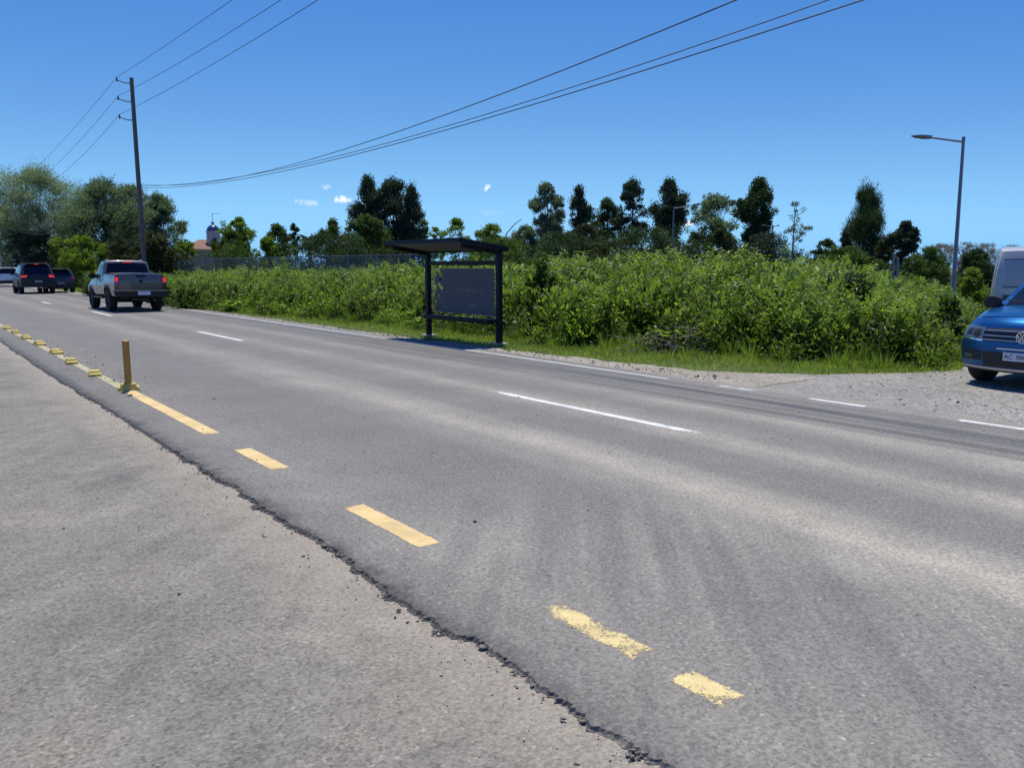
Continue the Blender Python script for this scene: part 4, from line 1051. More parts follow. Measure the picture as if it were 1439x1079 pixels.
    # wipers, roof rails, inside rear-view mirror left out; dash strip at the foot of the glass
    for x0 in (-.5, .15):
        MB().tube([(x0, 1.20, 1.085), (x0 + .55, 1.05, 1.165)], .009, 6).build('wiper', M['black_plastic'], root)
    for sx in (-1, 1):
        MB().tube([(sx * .62, .05, 1.64), (sx * .64, -.3, 1.70), (sx * .64, -1.3, 1.69), (sx * .62, -1.6, 1.63)], .018, 8).build('roof_rail', M['alloy'], root, True)
    add_wheels(root, .36, .25, 1.66, 1.36, -1.35)
    root.scale = (1, 1, 1.055)
    ub = MB().box((0, 0, .30), (1.5, 3.9, .12)); ub.build('underside', M['black_plastic'], root)
M['amber'] = plain('amber_lens', (.45, .12, .02), .25, 0, .2, 9, .5)
M['badge_dark'] = plain('badge_dark', (.02, .022, .026), .3, .3, .1, 8)

# --- pickup seen from behind
def pickup():
    root = empty('pickup_truck', (7.62, 36.0, 0), 0, 'beige-grey double-cab pickup driving away with lit brake lights, nearest of the traffic', 'pickup truck')
    L, W = 5.3, 1.92
    top = [(-2.65, 1.40), (-.75, 1.43), (-.7, 1.24), (.9, 1.24), (1.1, 1.25), (2.3, 1.14), (2.65, 1.02)]
    fn, base = arch_body(L, W, top, .60, [(1.72, .50, .43), (-1.43, .50, .43)], nose=.25, tail=.05, rake=.04, taper=.03, shoulder=.03)
    shell('body', fn, (12, 100, 12), M['sand'], root)
    cab = cabin_fn(W, 1.18, 1.93, -.72, 1.35, -.50, .42, .96, .83, .04)
    shell('cabin', cab, (12, 20, 10), M['sand'], root)
    patch('rear_window', cab, 'y-', -.92, .92, -.52, .80, M['car_glass'], root, .006)
    patch('windshield', cab, 'y+', -.86, .86, -.8, .82, M['car_glass'], root, .006)
    for f in ('x+', 'x-'):
        patch('side_window', cab, f, -.80, -.12, -.58, .62, M['car_glass'], root, .006)
        patch('side_window', cab, f, -.04, .66, -.62, .64, M['car_glass'], root, .006)
        d = patch('door', base, f, -.115, .14, -.55, .62, M['sand'], root, .004, 8, 6); patch('door_handle', base, f, -.10, -.05, .50, .60, M['black_plastic'], d, .03, 4, 2)
        d = patch('door', base, f, .155, .44, -.55, .62, M['sand'], root, .004, 8, 6); patch('door_handle', base, f, .17, .22, .50, .60, M['black_plastic'], d, .03, 4, 2)
        patch('wheel_flare', base, f, -.735, -.345, lambda t: -1 + 1.0 * math.sin(math.pi * min(1, max(0, t))) ** .6 * .82, lambda t: -.88 + 1.0 * math.sin(math.pi * t) ** .6 * .9, M['black_plastic'], root, .03, 18, 2, .05)
        patch('wheel_flare', base, f, .455, .845, lambda t: -1 + 1.0 * math.sin(math.pi * t) ** .6 * .98, lambda t: -.88 + 1.0 * math.sin(math.pi * t) ** .6 * 1.1, M['black_plastic'], root, .03, 18, 2, .05)
    patch('bed_cover', base, 'z+', -.86, .86, -.985, -.30, M['black_plastic'], root, .012, 6, 8)
    zw = lambda z: (z - .60) / (1.40 - .60) * 2 - 1
    tg = patch('tailgate', base, 'y-', -.80, .80, zw(.86), zw(1.425), M['sand'], root, .016, 16, 8)
    patch('handle', base, 'y-', -.20, .20, zw(1.28), zw(1.355), M['black_plastic'], tg, .026, 6, 3)
    bd = MB().lathe([(-2.69, .001), (-2.69, .062), (-2.665, .07)], 20, 'y', (0, 0, 1.16)); bd.build('badge', M['black_plastic'], tg, True)
    patch('spoiler_lip', base, 'y-', -.82, .82, zw(1.40), zw(1.43), M['whitish'], tg, .03, 12, 2)
    for s in (-1, 1):
        a = (.835, 1.0) if s > 0 else (-1.0, -.835)
        tl = patch('tail_light', base, 'y-', *a, zw(.86), zw(1.36), M['dim_red'], root, .014, 5, 6)
        patch('brake_lamp', base, 'y-', *((.86, .985) if s > 0 else (-.985, -.86)), zw(1.14), zw(1.30), M['lit_red'], tl, .022, 4, 4)
        patch('reverse_lamp', base, 'y-', *((.86, .985) if s > 0 else (-.985, -.86)), zw(1.0), zw(1.08), M['lens'], tl, .022, 4, 4)
        MB().box((s * 1.0, -.05, .50), (.14, 1.7, .06)).build('side_step', M['black_plastic'], root, bevel=.015)
        MB().box((s * .70, -1.95, .52), (.26, .02, .34)).build('mud_flap', M['rubber'], root)
    bp = MB(); bp.box((0, -2.70, .70), (1.86, .24, .24)); bp.box((.88, -2.66, .74), (.14, .30, .16)); bp.box((-.88, -2.66, .74), (.14, .30, .16))
    bumper = bp.build('bumper', M['black_plastic'], root, bevel=.03)
    pt = MB().box((.06, -2.829, .72), (.44, .012, .14)).build('number_plate', M['plate_white'], root, bevel=.004)
    MB().box((.06, -2.838, .78), (.42, .004, .018)).build('plate_band', M['plate_blue'], pt)
    MB().box((0, -2.40, .48), (.6, .5, .12)).build('tow_hitch', M['black_plastic'], root, bevel=.02)
    MB().tube([(.45, -2.2, .48), (.45, -2.72, .44)], .035, 8).build('exhaust', M['galv'], root, True)
    MB().box((0, 0, .55), (1.2, 4.4, .16)).build('chassis', M['black_plastic'], root)
    MB().tube([(-.7, -1.43, .40), (.7, -1.43, .40)], .07, 8).build('rear_axle', M['black_plastic'], root)
    patch('high_brake_lamp', cab, 'y-', -.20, .20, .82, .92, M['lit_red'], root, .02, 6, 2)
    for sx in (-1, 1):
        MB().tube([(sx * .60, -.30, 1.90), (sx * .62, -.2, 1.97), (sx * .62, .25, 1.97), (sx * .60, .40, 1.91)], .02, 8).build('roof_rail', M['alloy'], root, True)
    mirror_part(root, .90, .95, 1.32, M['black_plastic'], 1.15)
    add_wheels(root, .43, .29, 1.64, 1.72, -1.43, 'dark_alloy')
    root.rotation_euler = (0, R(.9), 0)
M['whitish'] = plain('pale_trim', (.5, .5, .5), .4)

# --- other traffic, seen from behind
def rear_suv(name, label, loc, rotz, paint, L, W, Hh, belt, lit, glassh=.75, lights=(.62, 1.0, .80, .92), group=None, wheel=.37, clear=.30, plate=True, lightbar=False):
    root = empty(name, loc, rotz, label, 'car', group)
    top = [(-L / 2, belt), (.28 * L, belt), (.45 * L, belt - .12), (L / 2, belt - .24)]
    ya, yb = L * .30, -L * .30
    fn, base = arch_body(L, W, top, clear, [(ya, wheel * 1.15, wheel), (yb, wheel * 1.15, wheel)], nose=.3, tail=.12, rake=.05, taper=.05, shoulder=.04)
    shell('body', fn, (10, 80, 10), M[paint], root)
    cab = cabin_fn(W, belt - .05, Hh - .04, -L / 2 + .06, L * .24, -L / 2 + .36, L * .05, .96, .78)
    shell('cabin', cab, (12, 20, 10), M[paint], root)
    patch('rear_window', cab, 'y-', -.84, .84, -.62, glassh, M['car_glass'], root, .006)
    patch('windshield', cab, 'y+', -.86, .86, -.8, .82, M['car_glass'], root, .006)
    for f in ('x+', 'x-'):
        for a, b in ((-.82, -.45), (-.40, .1), (.15, .66)):
            patch('side_window', cab, f, a, b, -.66, .62, M['car_glass'], root, .006, 8, 5)
    zw = lambda z: (z - clear) / (belt - clear) * 2 - 1
    for s in (-1, 1):
        a0, a1 = (lights[0], lights[1]) if s > 0 else (-lights[1], -lights[0])
        tl = patch('tail_light', base, 'y-', a0, a1, zw(lights[2]), zw(lights[3]), M['lit_red' if lit else 'dim_red'], root, .012, 6, 3)
    patch('bumper', base, 'y-', -1, 1, -1, zw(clear + .26), M['black_plastic'], root, .03, 16, 4, .05)
    MB().box((0, -L / 2 + .26, Hh - .03), (W * .66, .34, .035)).build('spoiler', M[paint], root, bevel=.012)
    if lit: patch('high_brake_lamp', cab, 'y-', -.14, .14, .84, .93, M['lit_red'], root, .03, 5, 2)
    if plate:
        MB().box((0, -L / 2 - .03, clear + .36), (.42, .02, .13)).build('number_plate', M['plate_white'] if paint == 'whitep' else M['plate_dim'], root)
    MB().box((0, 0, clear + .06), (W * .7, L * .85, .14)).build('underside', M['black_plastic'], root)
    mirror_part(root, W / 2 - .04, L * .17, belt + .08, M['black_plastic'])
    for sx in (-1, 1):
        MB().tube([(sx * W * .32, -L * .33, Hh - .02), (sx * W * .33, -L * .2, Hh + .04), (sx * W * .33, L * .0, Hh + .03), (sx * W * .32, L * .05, Hh - .02)], .02, 6).build('roof_rail', M['black_plastic'], root)
    add_wheels(root, wheel, .25, W - .28, ya, yb, 'dark_alloy')
    return root
M['plate_dim'] = plain('plate_dim', (.25, .26, .28), .5)
rear_suv('off_road_car', 'large black SUV driving away with lit brake lights, ahead of the pickup', (7.6, 62.0, 0), 0, 'blackp', 4.7, 2.02, 1.93, 1.18, True, .7, (.66, 1.0, 1.04, 1.16), wheel=.42, clear=.42)
rear_suv('hatchback_car', 'dark grey hatchback half hidden behind the right side of the black SUV', (9.1, 63.5, 0), 0, 'darkgrey', 4.4, 1.86, 1.58, 1.02, False, .6, (.5, 1.0, .84, .96), wheel=.34, clear=.28)
rear_suv('white_car', 'white car cut off by the left picture edge, farthest of the traffic', (8.3, 84.5, 0), 0, 'whitep', 4.5, 1.86, 1.66, 1.05, False, .7, (.7, 1.0, .80, .92), wheel=.35, clear=.28)

# --- pale van behind the blue SUV, seen from its side
def van():
    D_ = 21.5; p = far(1386, 440, D_)
    hd = R(-72)      # heading along the picture, slightly away
    root = empty('delivery_van', (0, 0, -.024), 0, 'silver-white high-roof panel van standing behind the blue SUV', 'van')
    L, W, Hh = 5.4, 1.98, 2.13
    def fn(u, v, w):
        t = (w + 1) / 2; z = lerp(.34, Hh, t); y = v * L / 2
        hw = W / 2 * (1 - .04 * max(0, .2 - t) * 5 - .15 * max(0, (t - .42) / .58) ** 1.9)
        x = u * hw * (1 - .035 * abs(v) ** 10)
        if v < 0: y += abs(v) ** 8 * (.10 * abs(u) ** 4 + .22 * max(0, t - .35) ** 1.6)
        else: y -= sstep(.55, 1, v) * (1.35 * max(0, t - .42) ** 1.15 + .25 * abs(u) ** 3)
        z += .06 * (1 - u * u) * t ** 4 - .05 * abs(u) ** 8 * t ** 6 - (.02 * abs(v) ** 10) * t ** 4
        return (x, y, z)
    shell('body', fn, (14, 60, 22), M['vanp'], root)
    zw = lambda z: (z - .34) / (Hh - .34) * 2 - 1
    for f, s in (('x+', 1), ('x-', -1)):
        patch('side_panel', fn, f, -.90, -.54, zw(1.30), zw(1.86), M['vanpanel'], root, .008, 8, 6)
        patch('side_panel', fn, f, -.525, -.02, zw(1.30), zw(1.86), M['vanpanel'], root, .008, 8, 6)
        patch('gutter', fn, f, -.95, .5, zw(1.90), zw(1.925), M['vantrim'], root, .012, 16, 2)
        patch('belt_crease', fn, f, -.92, -.54, zw(1.265), zw(1.29), M['vantrim'], root, .010, 8, 2)
        patch('door_rail', fn, f, -.54, .05, zw(1.20), zw(1.24), M['whitish'], root, .02, 8, 2)
        g_ = patch('vent_grille', fn, f, -.91, -.72, zw(.98), zw(1.10), M['vantrim'], root, .008, 6, 3)
        for k in range(4): patch('louvre', fn, f, -.90, -.73, zw(1.0 + k * .024), zw(1.010 + k * .024), M['black_plastic'], g_, .012, 5, 1)
        patch('tail_light', fn, f, -.995, -.955, zw(.78), zw(1.05), M['dim_red'], root, .012, 3, 4)
        patch('cab_window', fn, f, .34, .66, zw(1.25), zw(1.78), M['car_glass'], root, .008, 6, 5)
    patch('rear_door', fn, 'y-', -.9, -.02, zw(.5), zw(2.0), M['vanp'], root, .008, 6, 8); patch('rear_door', fn, 'y-', .02, .9, zw(.5), zw(2.0), M['vanp'], root, .008, 6, 8)
    patch('windshield', fn, 'y+', -.86, .86, zw(1.25), zw(1.9), M['car_glass'], root, .008, 10, 6)
    patch('bumper', fn, 'y-', -1, 1, -1, zw(.58), M['black_plastic'], root, .03, 10, 3)
    mirror_part(root, .98, 1.55, 1.35, M['black_plastic'], 1.2)
    add_wheels(root, .34, .22, 1.7, 1.75, -1.6, 'alloy')
    root.rotation_euler = (0, 0, hd - math.pi / 2)
    # place so that the rear lower corner on the camera's side stands where the photo shows it
    ang = hd - math.pi / 2; corner = Vector((W / 2, -L / 2, 0)); c, s = math.cos(ang), math.sin(ang)
    root.location = (p[0] - (corner.x * c - corner.y * s), p[1] - (corner.x * s + corner.y * c), -.024)
M['vanpanel'] = car_paint('van_panel', (.37, .38, .365), .0, .35, .08)
M['vantrim'] = plain('van_trim', (.10, .11, .12), .5)

# ------------------------------------------------------------------ bus shelter
def shelter():
    pL = ground(608, 470); pR = ground(696, 483); X = (pL[0] + pR[0]) / 2; y0, y1 = pR[1], pL[1]; Ls = y1 - y0
    root = empty('bus_shelter', (X, y0, -.05), 0, 'dark navy steel bus shelter with a slanted roof and frosted glass back', 'bus shelter')
    for i, y in enumerate((0, Ls)):
        p = MB().box((0, y, 1.03), (.118, .118, 2.14)).build('post', M['black_steel'], root, bevel=.008)
        MB().box((0, y, .045), (.30, .30, .03)).build('foot_plate', M['concrete'], p, bevel=.006)
        MB().box((-.50, y, 2.135), (1.0, .08, .09), Matrix.Rotation(R(8.0), 4, 'Y')).build('roof_arm', M['black_steel'], root, bevel=.006)
    # roof: thin sloped tray with fascia, higher at the road side
    ang = R(8.0); Mx = Matrix.Rotation(ang, 4, 'Y')
    rf = MB(); rf.box((-.50, Ls / 2, 2.235), (1.26, Ls + .28, .05), Mx)
    roof = rf.build('roof', M['black_steel'], root, bevel=.006)
    MB().box((-.50, Ls / 2, 2.204), (1.16, Ls + .16, .008), Mx).build('soffit', M['soffit'], roof)
    fr = Vector((-.50, Ls / 2, 2.225)) + Mx @ Vector((-.64, 0, 0)); bk = Vector((-.50, Ls / 2, 2.225)) + Mx @ Vector((.64, 0, 0))
    MB().box(fr, (.03, Ls + .30, .092), Mx).build('fascia', M['black_steel'], roof, bevel=.004)
    MB().box(bk, (.03, Ls + .30, .092), Mx).build('fascia', M['black_steel'], roof, bevel=.004)
    for y in (-.155, Ls + .155): MB().box((-.50, y, 2.225), (1.25, .03, .092), Mx).build('fascia', M['black_steel'], roof, bevel=.004)
    MB().box((0, Ls / 2, 1.835), (.07, Ls - .13, .10)).build('top_rail', M['black_steel'], root, bevel=.006)
    st = MB().box((-.12, Ls / 2, .55), (.34, Ls - .13, .05)).build('seat', M['black_steel'], root, bevel=.008)
    MB().box((-.12, Ls / 2, .50), (.06, Ls - .13, .06)).build('seat_rail', M['black_steel'], st)
    gl = MB().add([(0, .13, .63), (0, Ls - .13, .63), (0, Ls - .13, 1.73), (0, .13, 1.73)], [(0, 3, 2, 1)]).build('glass_panel', M['clear_glass'], root)
    # frosted film: dark, with a clear wavy margin on the far side and cut-out lettering
    n = 40; z0, z1 = .655, 1.71
    lo = [( .13 + .06, 0)]; mb = MB()
    vs = []; 
    for k in range(n + 1):
        z = lerp(z0, z1, k / n); yl = Ls - .60 + .09 * math.sin(k * .5) + .05 * math.sin(k * 1.9); vs += [(-.0085, .16, z), (-.0085, yl, z)]
    mb.add(vs, [(2 * k, 2 * k + 1, 2 * k + 3, 2 * k + 2) for k in range(n)])
    vs = []
    for k in range(n + 1):
        z = lerp(z0 + .02, z1 - .08, k / n); a = Ls - .36 + .05 * math.sin(k * .42 + 1); b = Ls - .52 + .09 * math.sin(k * .5 + .3) ; vs += [(-.0085, min(a, b) - .02, z), (-.0085, max(a, b), z)]
    mb.add(vs, [(2 * k, 2 * k + 1, 2 * k + 3, 2 * k + 2) for k in range(n)])
    film = mb.build('frosted_film', M['glass_film'], gl)
    # crest outline and a line of small worn characters, then one short word
    ls = MB()
    sh = [(0, .12), (.055, .10), (.055, -.02), (0, -.10), (-.055, -.02), (-.055, .10)]
    for a, b in zip(sh, sh[1:] + sh[:1]): ls.tube([(-.014, 1.86 - a[0], 1.25 + a[1]), (-.014, 1.86 - b[0], 1.25 + b[1])], .006, 4)
    gq = np.random.default_rng(5); y = 1.70
    for k in range(11):
        wd = gq.uniform(.05, .10); h = gq.uniform(.05, .085)
        ls.box((-.014, y - wd / 2, 1.20), (.003, .014, h)); ls.box((-.014, y - wd * .9, 1.195), (.003, .014, h * .8)); ls.box((-.014, y - wd / 2, 1.20 + h / 2 * (1 if k % 2 else -1)), (.003, wd * .7, .013))
        y -= wd + .035
    ls.build('lettering', M['letter'], film)
    text_mesh('lettering', 'Tigre', .17, M['letter'], film, (-.014, 1.02, .87), (R(90), 0, R(-90)), .001)
    for yy in (.3, 1.0, Ls - 1.0, Ls - .3): MB().box((0, yy, .60), (.03, .04, .06)).build('glass_clamp', M['galv'], root)
M['soffit'] = plain('soffit', (.09, .095, .095), .7)
M['letter'] = plain('letter_clear', (.27, .31, .18), .5)
def clear_glass():
    t = NT('clear_glass'); tr = t.n('ShaderNodeBsdfTransparent'); tr.inputs[0].default_value = (.80, .84, .84, 1); gl = t.n('ShaderNodeBsdfGlossy'); gl.inputs['Roughness'].default_value = .05
    mx = t.n('ShaderNodeMixShader'); fr = t.n('ShaderNodeFresnel'); fr.inputs[0].default_value = 1.4
    n = t.noise(t.coord(), 4, 5); t.l(t.math('ADD', fr.outputs[0], t.math('MULTIPLY', n, .06)), mx.inputs[0]); t.l(tr.outputs[0], mx.inputs[1]); t.l(gl.outputs[0], mx.inputs[2]); t.l(mx.outputs[0], t.out.inputs['Surface'])
    return t.m
M['clear_glass'] = clear_glass()

# ------------------------------------------------------------------ yellow separator blocks and the flexible post
def block_mesh(s=1.0):
    mb = MB(); a, b, h = .135 * s, .105 * s, .095 * s
    pr = [(-1, 0), (-.97, .45), (-.74, .60), (-.66, .96), (-.55, 1), (.55, 1), (.66, .96), (.74, .60), (.97, .45), (1, 0)]
    for sx in (1,):
        vs = [(-b, p[0] * a, p[1] * h) for p in pr] + [(b, p[0] * a, p[1] * h) for p in pr]; n = len(pr)
        mb.add(vs, [tuple(range(n))[::-1], tuple(range(n, 2 * n))] + [(i, i + 1, n + i + 1, n + i) for i in range(n - 1)])
    # narrow the top across
    mb.v = [(x * (1 - .28 * min(1, z / h)), y, z) for x, y, z in mb.v]
    return mb
bm0 = None
spots = [(133, 529, 'yellow concrete separator block nearest to the leaning post'), (99, 512, 'second yellow separator block from the leaning post'), (73, 498, 'third yellow separator block from the leaning post'),
         (48, 486, 'fourth yellow separator block from the leaning post'), (28, 477, 'fifth yellow separator block from the leaning post'), (11, 469, 'sixth yellow separator block from the leaning post'), (1, 463, 'farthest yellow separator block, cut by the left picture edge')]
gb = np.random.default_rng(8)
for i, (px, py, lab) in enumerate(spots):
    p = ground(px, py)
    if bm0 is None:
        o = block_mesh().build('separator_block', M['block_yellow'], None, False, .012, 2); bm0 = o
    else:
        o = bm0.copy(); col.objects.link(o)
    o.location = (XY - .02 + gb.normal() * .02, p[1] + .06, .001); o.rotation_euler = (0, 0, gb.normal() * .10); s = 1 + gb.normal() * .06; o.scale = (s, s * (1.0 if i != 3 else 1.2), 1 + gb.normal() * .08)
    tag(o, lab, 'separator block', 'row of yellow separator blocks')
def bollard():
    p = ground(181, 548); root = empty('lane_post', (p[0], p[1], 0), 0, 'leaning ochre-yellow flat lane post standing on the yellow line', 'lane post')
    b = block_mesh(1.05); base = b.build('base', M['block_yellow'], root, bevel=.012); base.rotation_euler = (0, 0, R(80))
    mb = MB(); mb.box((0, 0, .335), (.082, .060, .63)); po = mb.build('post', M['post_yellow'], root, bevel=.012); po.location = (0, 0, .045)
    for k in range(1): MB().box((0, 0, .655), (.086, .064, .015)).build('cap', M['post_yellow'], po, bevel=.005)
    MB().box((.0, 0, .05), (.11, .085, .05)).build('collar', M['block_yellow'], po, bevel=.01)
    lean = Vector((-.035, -.155, 1)).normalized()
    po.rotation_euler = (lean.to_track_quat('Z', 'Y').to_matrix() @ Matrix.Rotation(-YAW - .1, 3, 'Z')).to_euler()
bollard()

# ------------------------------------------------------------------ utility pole and wires
PX = 11.7
def at_x(px, py, X=PX):
    r = ray(px, py); return Vector((r[0] * X / r[0], r[1] * X / r[0], EYE + r[2] * X / r[0]))
pb = at_x(203, 375); pt = at_x(185, 110)
pole_base = Vector((PX, at_x(203, 372).y, -.1)); ptop = Vector((PX - .05, at_x(186, 110).y, at_x(186, 110).z))
root = empty('utility_pole', tuple(pole_base), 0, 'tall wooden utility pole rising behind the pickup, carrying two sets of wires', 'utility pole')
lt = ptop - pole_base
n = 8; MB().tube([lt * (k / n) for k in range(n + 1)], [.145 - .04 * k / n for k in range(n + 1)], 12).build('shaft', M['wood'], root, True)
brk = []
tiptgt = [(173, 118), (176, 143), (179, 168)]
for px, py in tiptgt:
    f = (at_x(px + 13, py).z - pole_base.z) / lt.z; c = lt * f
    tip = c + Vector((-.75, 0, .08))
    b_ = MB(); b_.tube([c, c + Vector((-.35, 0, -.02)), tip], [.035, .03, .025], 8); bo = b_.build('bracket', M['galv'], root, True)
    ins = MB().lathe([(-.08, .02), (-.07, .05), (-.03, .035), (.0, .055), (.05, .035), (.08, .05), (.12, .03), (.16, .02)], 12, 'z', tuple(tip)); ins.build('insulator', M['porcelain'], bo, True)
    brk.append(pole_base + tip + Vector((0, 0, .14)))
low = []
for k, py in enumerate((258, 260.5, 263)):
    f = (at_x(199, py).z - pole_base.z) / lt.z; c = lt * f; tip = c + Vector((.16, -.14, 0))
    bo = MB().tube([c, tip], .022, 6).build('cable_hook', M['galv'], root); low.append(pole_base + tip)
MB().lathe([(0, .19), (.16, .185)], 12, 'z', tuple(lt * .42)).build('band', M['galv'], root)

def cam_px(p):
    q = Vector(p) - Vector((0, 0, EYE)); x = q.x * cY - q.y * sY; yv = q.x * sY + q.y * cY
    f = yv * cP - q.z * sP; u = yv * sP + q.z * cP
    return (CX + F_ * x / f, CY - F_ * u / f) if f > .5 else None
def span(p0, p1, sag, n=60):
    return [Vector(p0).lerp(Vector(p1), k / n) - Vector((0, 0, 4 * sag * (k / n) * (1 - k / n))) for k in range(n + 1)]
def wire(label, pieces, r, group):
    pts = pieces[0]
    for q in pieces[1:]: pts = pts + q[1:]
    o = MB().tube(pts, r, 5).build('power_line', M['wire'], None, True); tag(o, label, 'power line', group)
UP = (('topmost of the three thin wires over the left sky', 85.0, .8, -.5, -.5), ('middle one of the three thin wires over the left sky', 60.0, .8, 0.0, -.3), ('lowest of the three thin wires over the left sky', 72.5, 1.0, .5, -1.5))
LEFT_END = ((40, 247), (60, 249), (78, 252))
for (lab, sp, sag, dz, dx), p0, le in zip(UP, brk, LEFT_END):
    k = 1.0625
    right = span(p0, p0 + Vector((dx, -sp * k, dz)), sag * k)
    st_ = cam_px(p0); mid = ((st_[0] + le[0]) / 2, (st_[1] + le[1]) / 2 + 5); best = None   # the next pole stands further on, out of sight among the trees
    for L_ in (46, 60, 75):
        for s_ in np.arange(.2, 3, .2):
            for dx2 in np.arange(-6, 3.1, .5):
                for dz2 in (-2, -1, 0):
                    pts = span(p0, p0 + Vector((dx2, L_, dz2)), s_, 40); pp = [cam_px(q) for q in pts]; a = [-q[0] for q in pp]; b = [q[1] for q in pp]
                    if a[-1] < -le[0] or any(y <= x for x, y in zip(a, a[1:])): continue
                    e = abs(np.interp(-le[0], a, b) - le[1]) + abs(np.interp(-mid[0], a, b) - mid[1]) + abs(dz2) * .2
                    if best is None or e < best[0]: best = (e, pts)
    wire(lab, [best[1][::-1], right], .010, 'three upper wires along the road')
LOWP = (('upper one of the three thick sagging cables crossing the sky', 1.1, .5, 0.0, 45.0, [(500, 208.6), (638, 156.5), (805, 92.5), (1035, 0)]),
        ('middle one of the three thick sagging cables crossing the sky', 1.0, .5, 1.5, 45.0, [(480, 214.7), (638, 174.3), (747, 144.2), (930, 81.3), (1165, 0)]),
        ('lowest of the three thick sagging cables crossing the sky', 1.4, .5, -1.5, 60.0, [(480, 225), (638, 179.3), (747, 144.2), (930, 89.7), (1226, 0)]))
for (lab, *_r, samp), p0 in zip(LOWP, low):
    best = None
    for L_ in (42, 48, 55, 62, 70):
        for s_ in np.arange(.4, 3.2, .1):
            for dx in np.arange(-3, 3.1, .5):
                for dz in (-.5, 0, .5, 1.0):
                    ts = np.linspace(0, 1, 70); P = np.stack([p0.x + dx * ts, p0.y - L_ * ts, p0.z + dz * ts - 4 * s_ * ts * (1 - ts) - EYE], 1)
                    x = P[:, 0] * cY - P[:, 1] * sY; yv = P[:, 0] * sY + P[:, 1] * cY; f = yv * cP - P[:, 2] * sP; u = yv * sP + P[:, 2] * cP; ok = f > 1
                    a = CX + F_ * x[ok] / f[ok]; b = CY - F_ * u[ok] / f[ok]
                    if a.max() < samp[-1][0]: continue
                    e = sum((np.interp(q[0], a, b) - q[1]) ** 2 for q in samp)
                    if best is None or e < best[0]: best = (e, L_, s_, dx, dz)
    e, L_, s_, dx, dz = best; print('cable', best)
    wire(lab, [span(p0, p0 + Vector((dx, -L_, dz)), s_, 70)], .010, 'three lower cables along the road')
wire('short cable running from the pole down into the grey-green trees', [span(low[0] + Vector((-.2, .2, -.1)), low[0] + Vector((-1.5, 42, -1.2)), 1.2, 30)], .02, None)
# pale concrete post at the far left edge
p = far(1, HZ, 122); h_ = far(1, 338, 122)[2]
root = empty('concrete_post', (p[0], p[1], -.1), 0, 'pale concrete post at the left picture edge behind the white car', 'post')
MB().tube([(0, 0, 0), (0, 0, h_ + .1)], [.19, .15], 12).build('shaft', M['concrete'], root, True)
MB().box((0, 0, h_ + .14), (.36, .36, .08)).build('cap', M['concrete'], root, bevel=.02)

# ------------------------------------------------------------------ street lamps
def street_lamp(label, pxb, pxt, pyt, dist, arm_px, arm_up, r0, double=False, mat='lamp_grey'):
    b = Vector(far(pxb, HZ, dist)); t = Vector(far(pxt, pyt, dist)); hgt = t.z + .1
    root = empty('street_lamp', (b.x, b.y, -.1), 0, label, 'street lamp')
    top = Vector((t.x - b.x, t.y - b.y, hgt))
    MB().tube([(0, 0, -.05), top * .16, top * .165, top], [r0, r0 * .92, r0 * .8, r0 * .55], 12).build('pole', M[mat], root, True)
    MB().lathe([(0, r0 * 1.7), (.02, r0 * 1.7), (.03, r0 * 1.1), (.35, r0 * 1.05)], 12, 'z').build('base', M['galv'], root, True)
    MB().tube([top - Vector((0, 0, .02)), top + Vector((0, 0, .10))], r0 * .62, 10).build('pole_cap', M[mat], root, True)
    rt = Vector((cY, -sY, 0)); k = px_m(pxt, dist)
    for a in ((arm_px, arm_up), (-arm_px * .6, arm_up)) if double else ((arm_px, arm_up),):
        end = top + rt * a[0] * k + Vector((0, 0, a[1] * k)); d = (end - top).normalized()
        st = top - Vector((0, 0, .06)); ml = top + (end - top) * .64
        MB().tube([st, ml], [r0 * .38, r0 * .34], 8).build('arm', M[mat], root, True)
        # flat drop-nosed LED head
        hl = (end - ml).length; sd_ = d.cross(Vector((0, 0, 1))).normalized(); up = sd_.cross(d)
        hb = MB(); vs, fs = boxgrid(6, 10, 2); out = []
        for u, v, w_ in vs:
            f = (v + 1) / 2; wd = .16 * (.42 + .58 * math.sin(math.pi * min(1, .12 + f * .80)) ** .7) * (1 - .55 * f ** 6); th = .055 * (1 - .75 * f ** 2.5)
            out.append(tuple(ml + d * (hl * f) + sd_ * (u * wd) + up * (w_ * th * (1 - .3 * u * u) + .01)))
        hb.add(out, fs); hd = hb.build('lamp_head', M[mat], root, True)
        dp = MB(); dp.add([tuple(ml + d * (hl * f) + sd_ * s * .10 - up * (.058 * (1 - .75 * f ** 2.5) - .004)) for f in (.25, .8) for s in (-1, 1)], [(0, 1, 3, 2)]); dp.build('lens', M['lens'], hd)
street_lamp('tall grey street lamp with one arm to the left, before the van', 1342, 1354, 197, 31, -72, 5, .085)
street_lamp('distant slim street lamp with its arm to the right, before the blackest tree', 944, 947, 292, 62, 40, 5, .10, mat='galv')
street_lamp('farthest small street lamp with a short double arm, before the big spreading tree', 1086, 1086, 318, 74, -16, 1, .10, True, mat='galv')
# thin broken timber posts in the field, left of the street lamp
for i, (px, tp, lab) in enumerate(((1256, 356, 'weathered timber post in the weeds below the crooked dark tree, left one'), (1262, 362, 'weathered timber post in the weeds below the crooked dark tree, right one'))):
    p = far(px, HZ, 32); h_ = far(px, tp, 32)[2]
    o = MB().tube([(0, 0, 0), (.03, 0, h_ * .5), (-.02, .02, h_ + .1)], [.06, .055, .045], 7).build('timber_post', M['pale_bark'], None, True, loc=(p[0], p[1], -.1)); tag(o, lab, 'post', 'timber posts in the field')

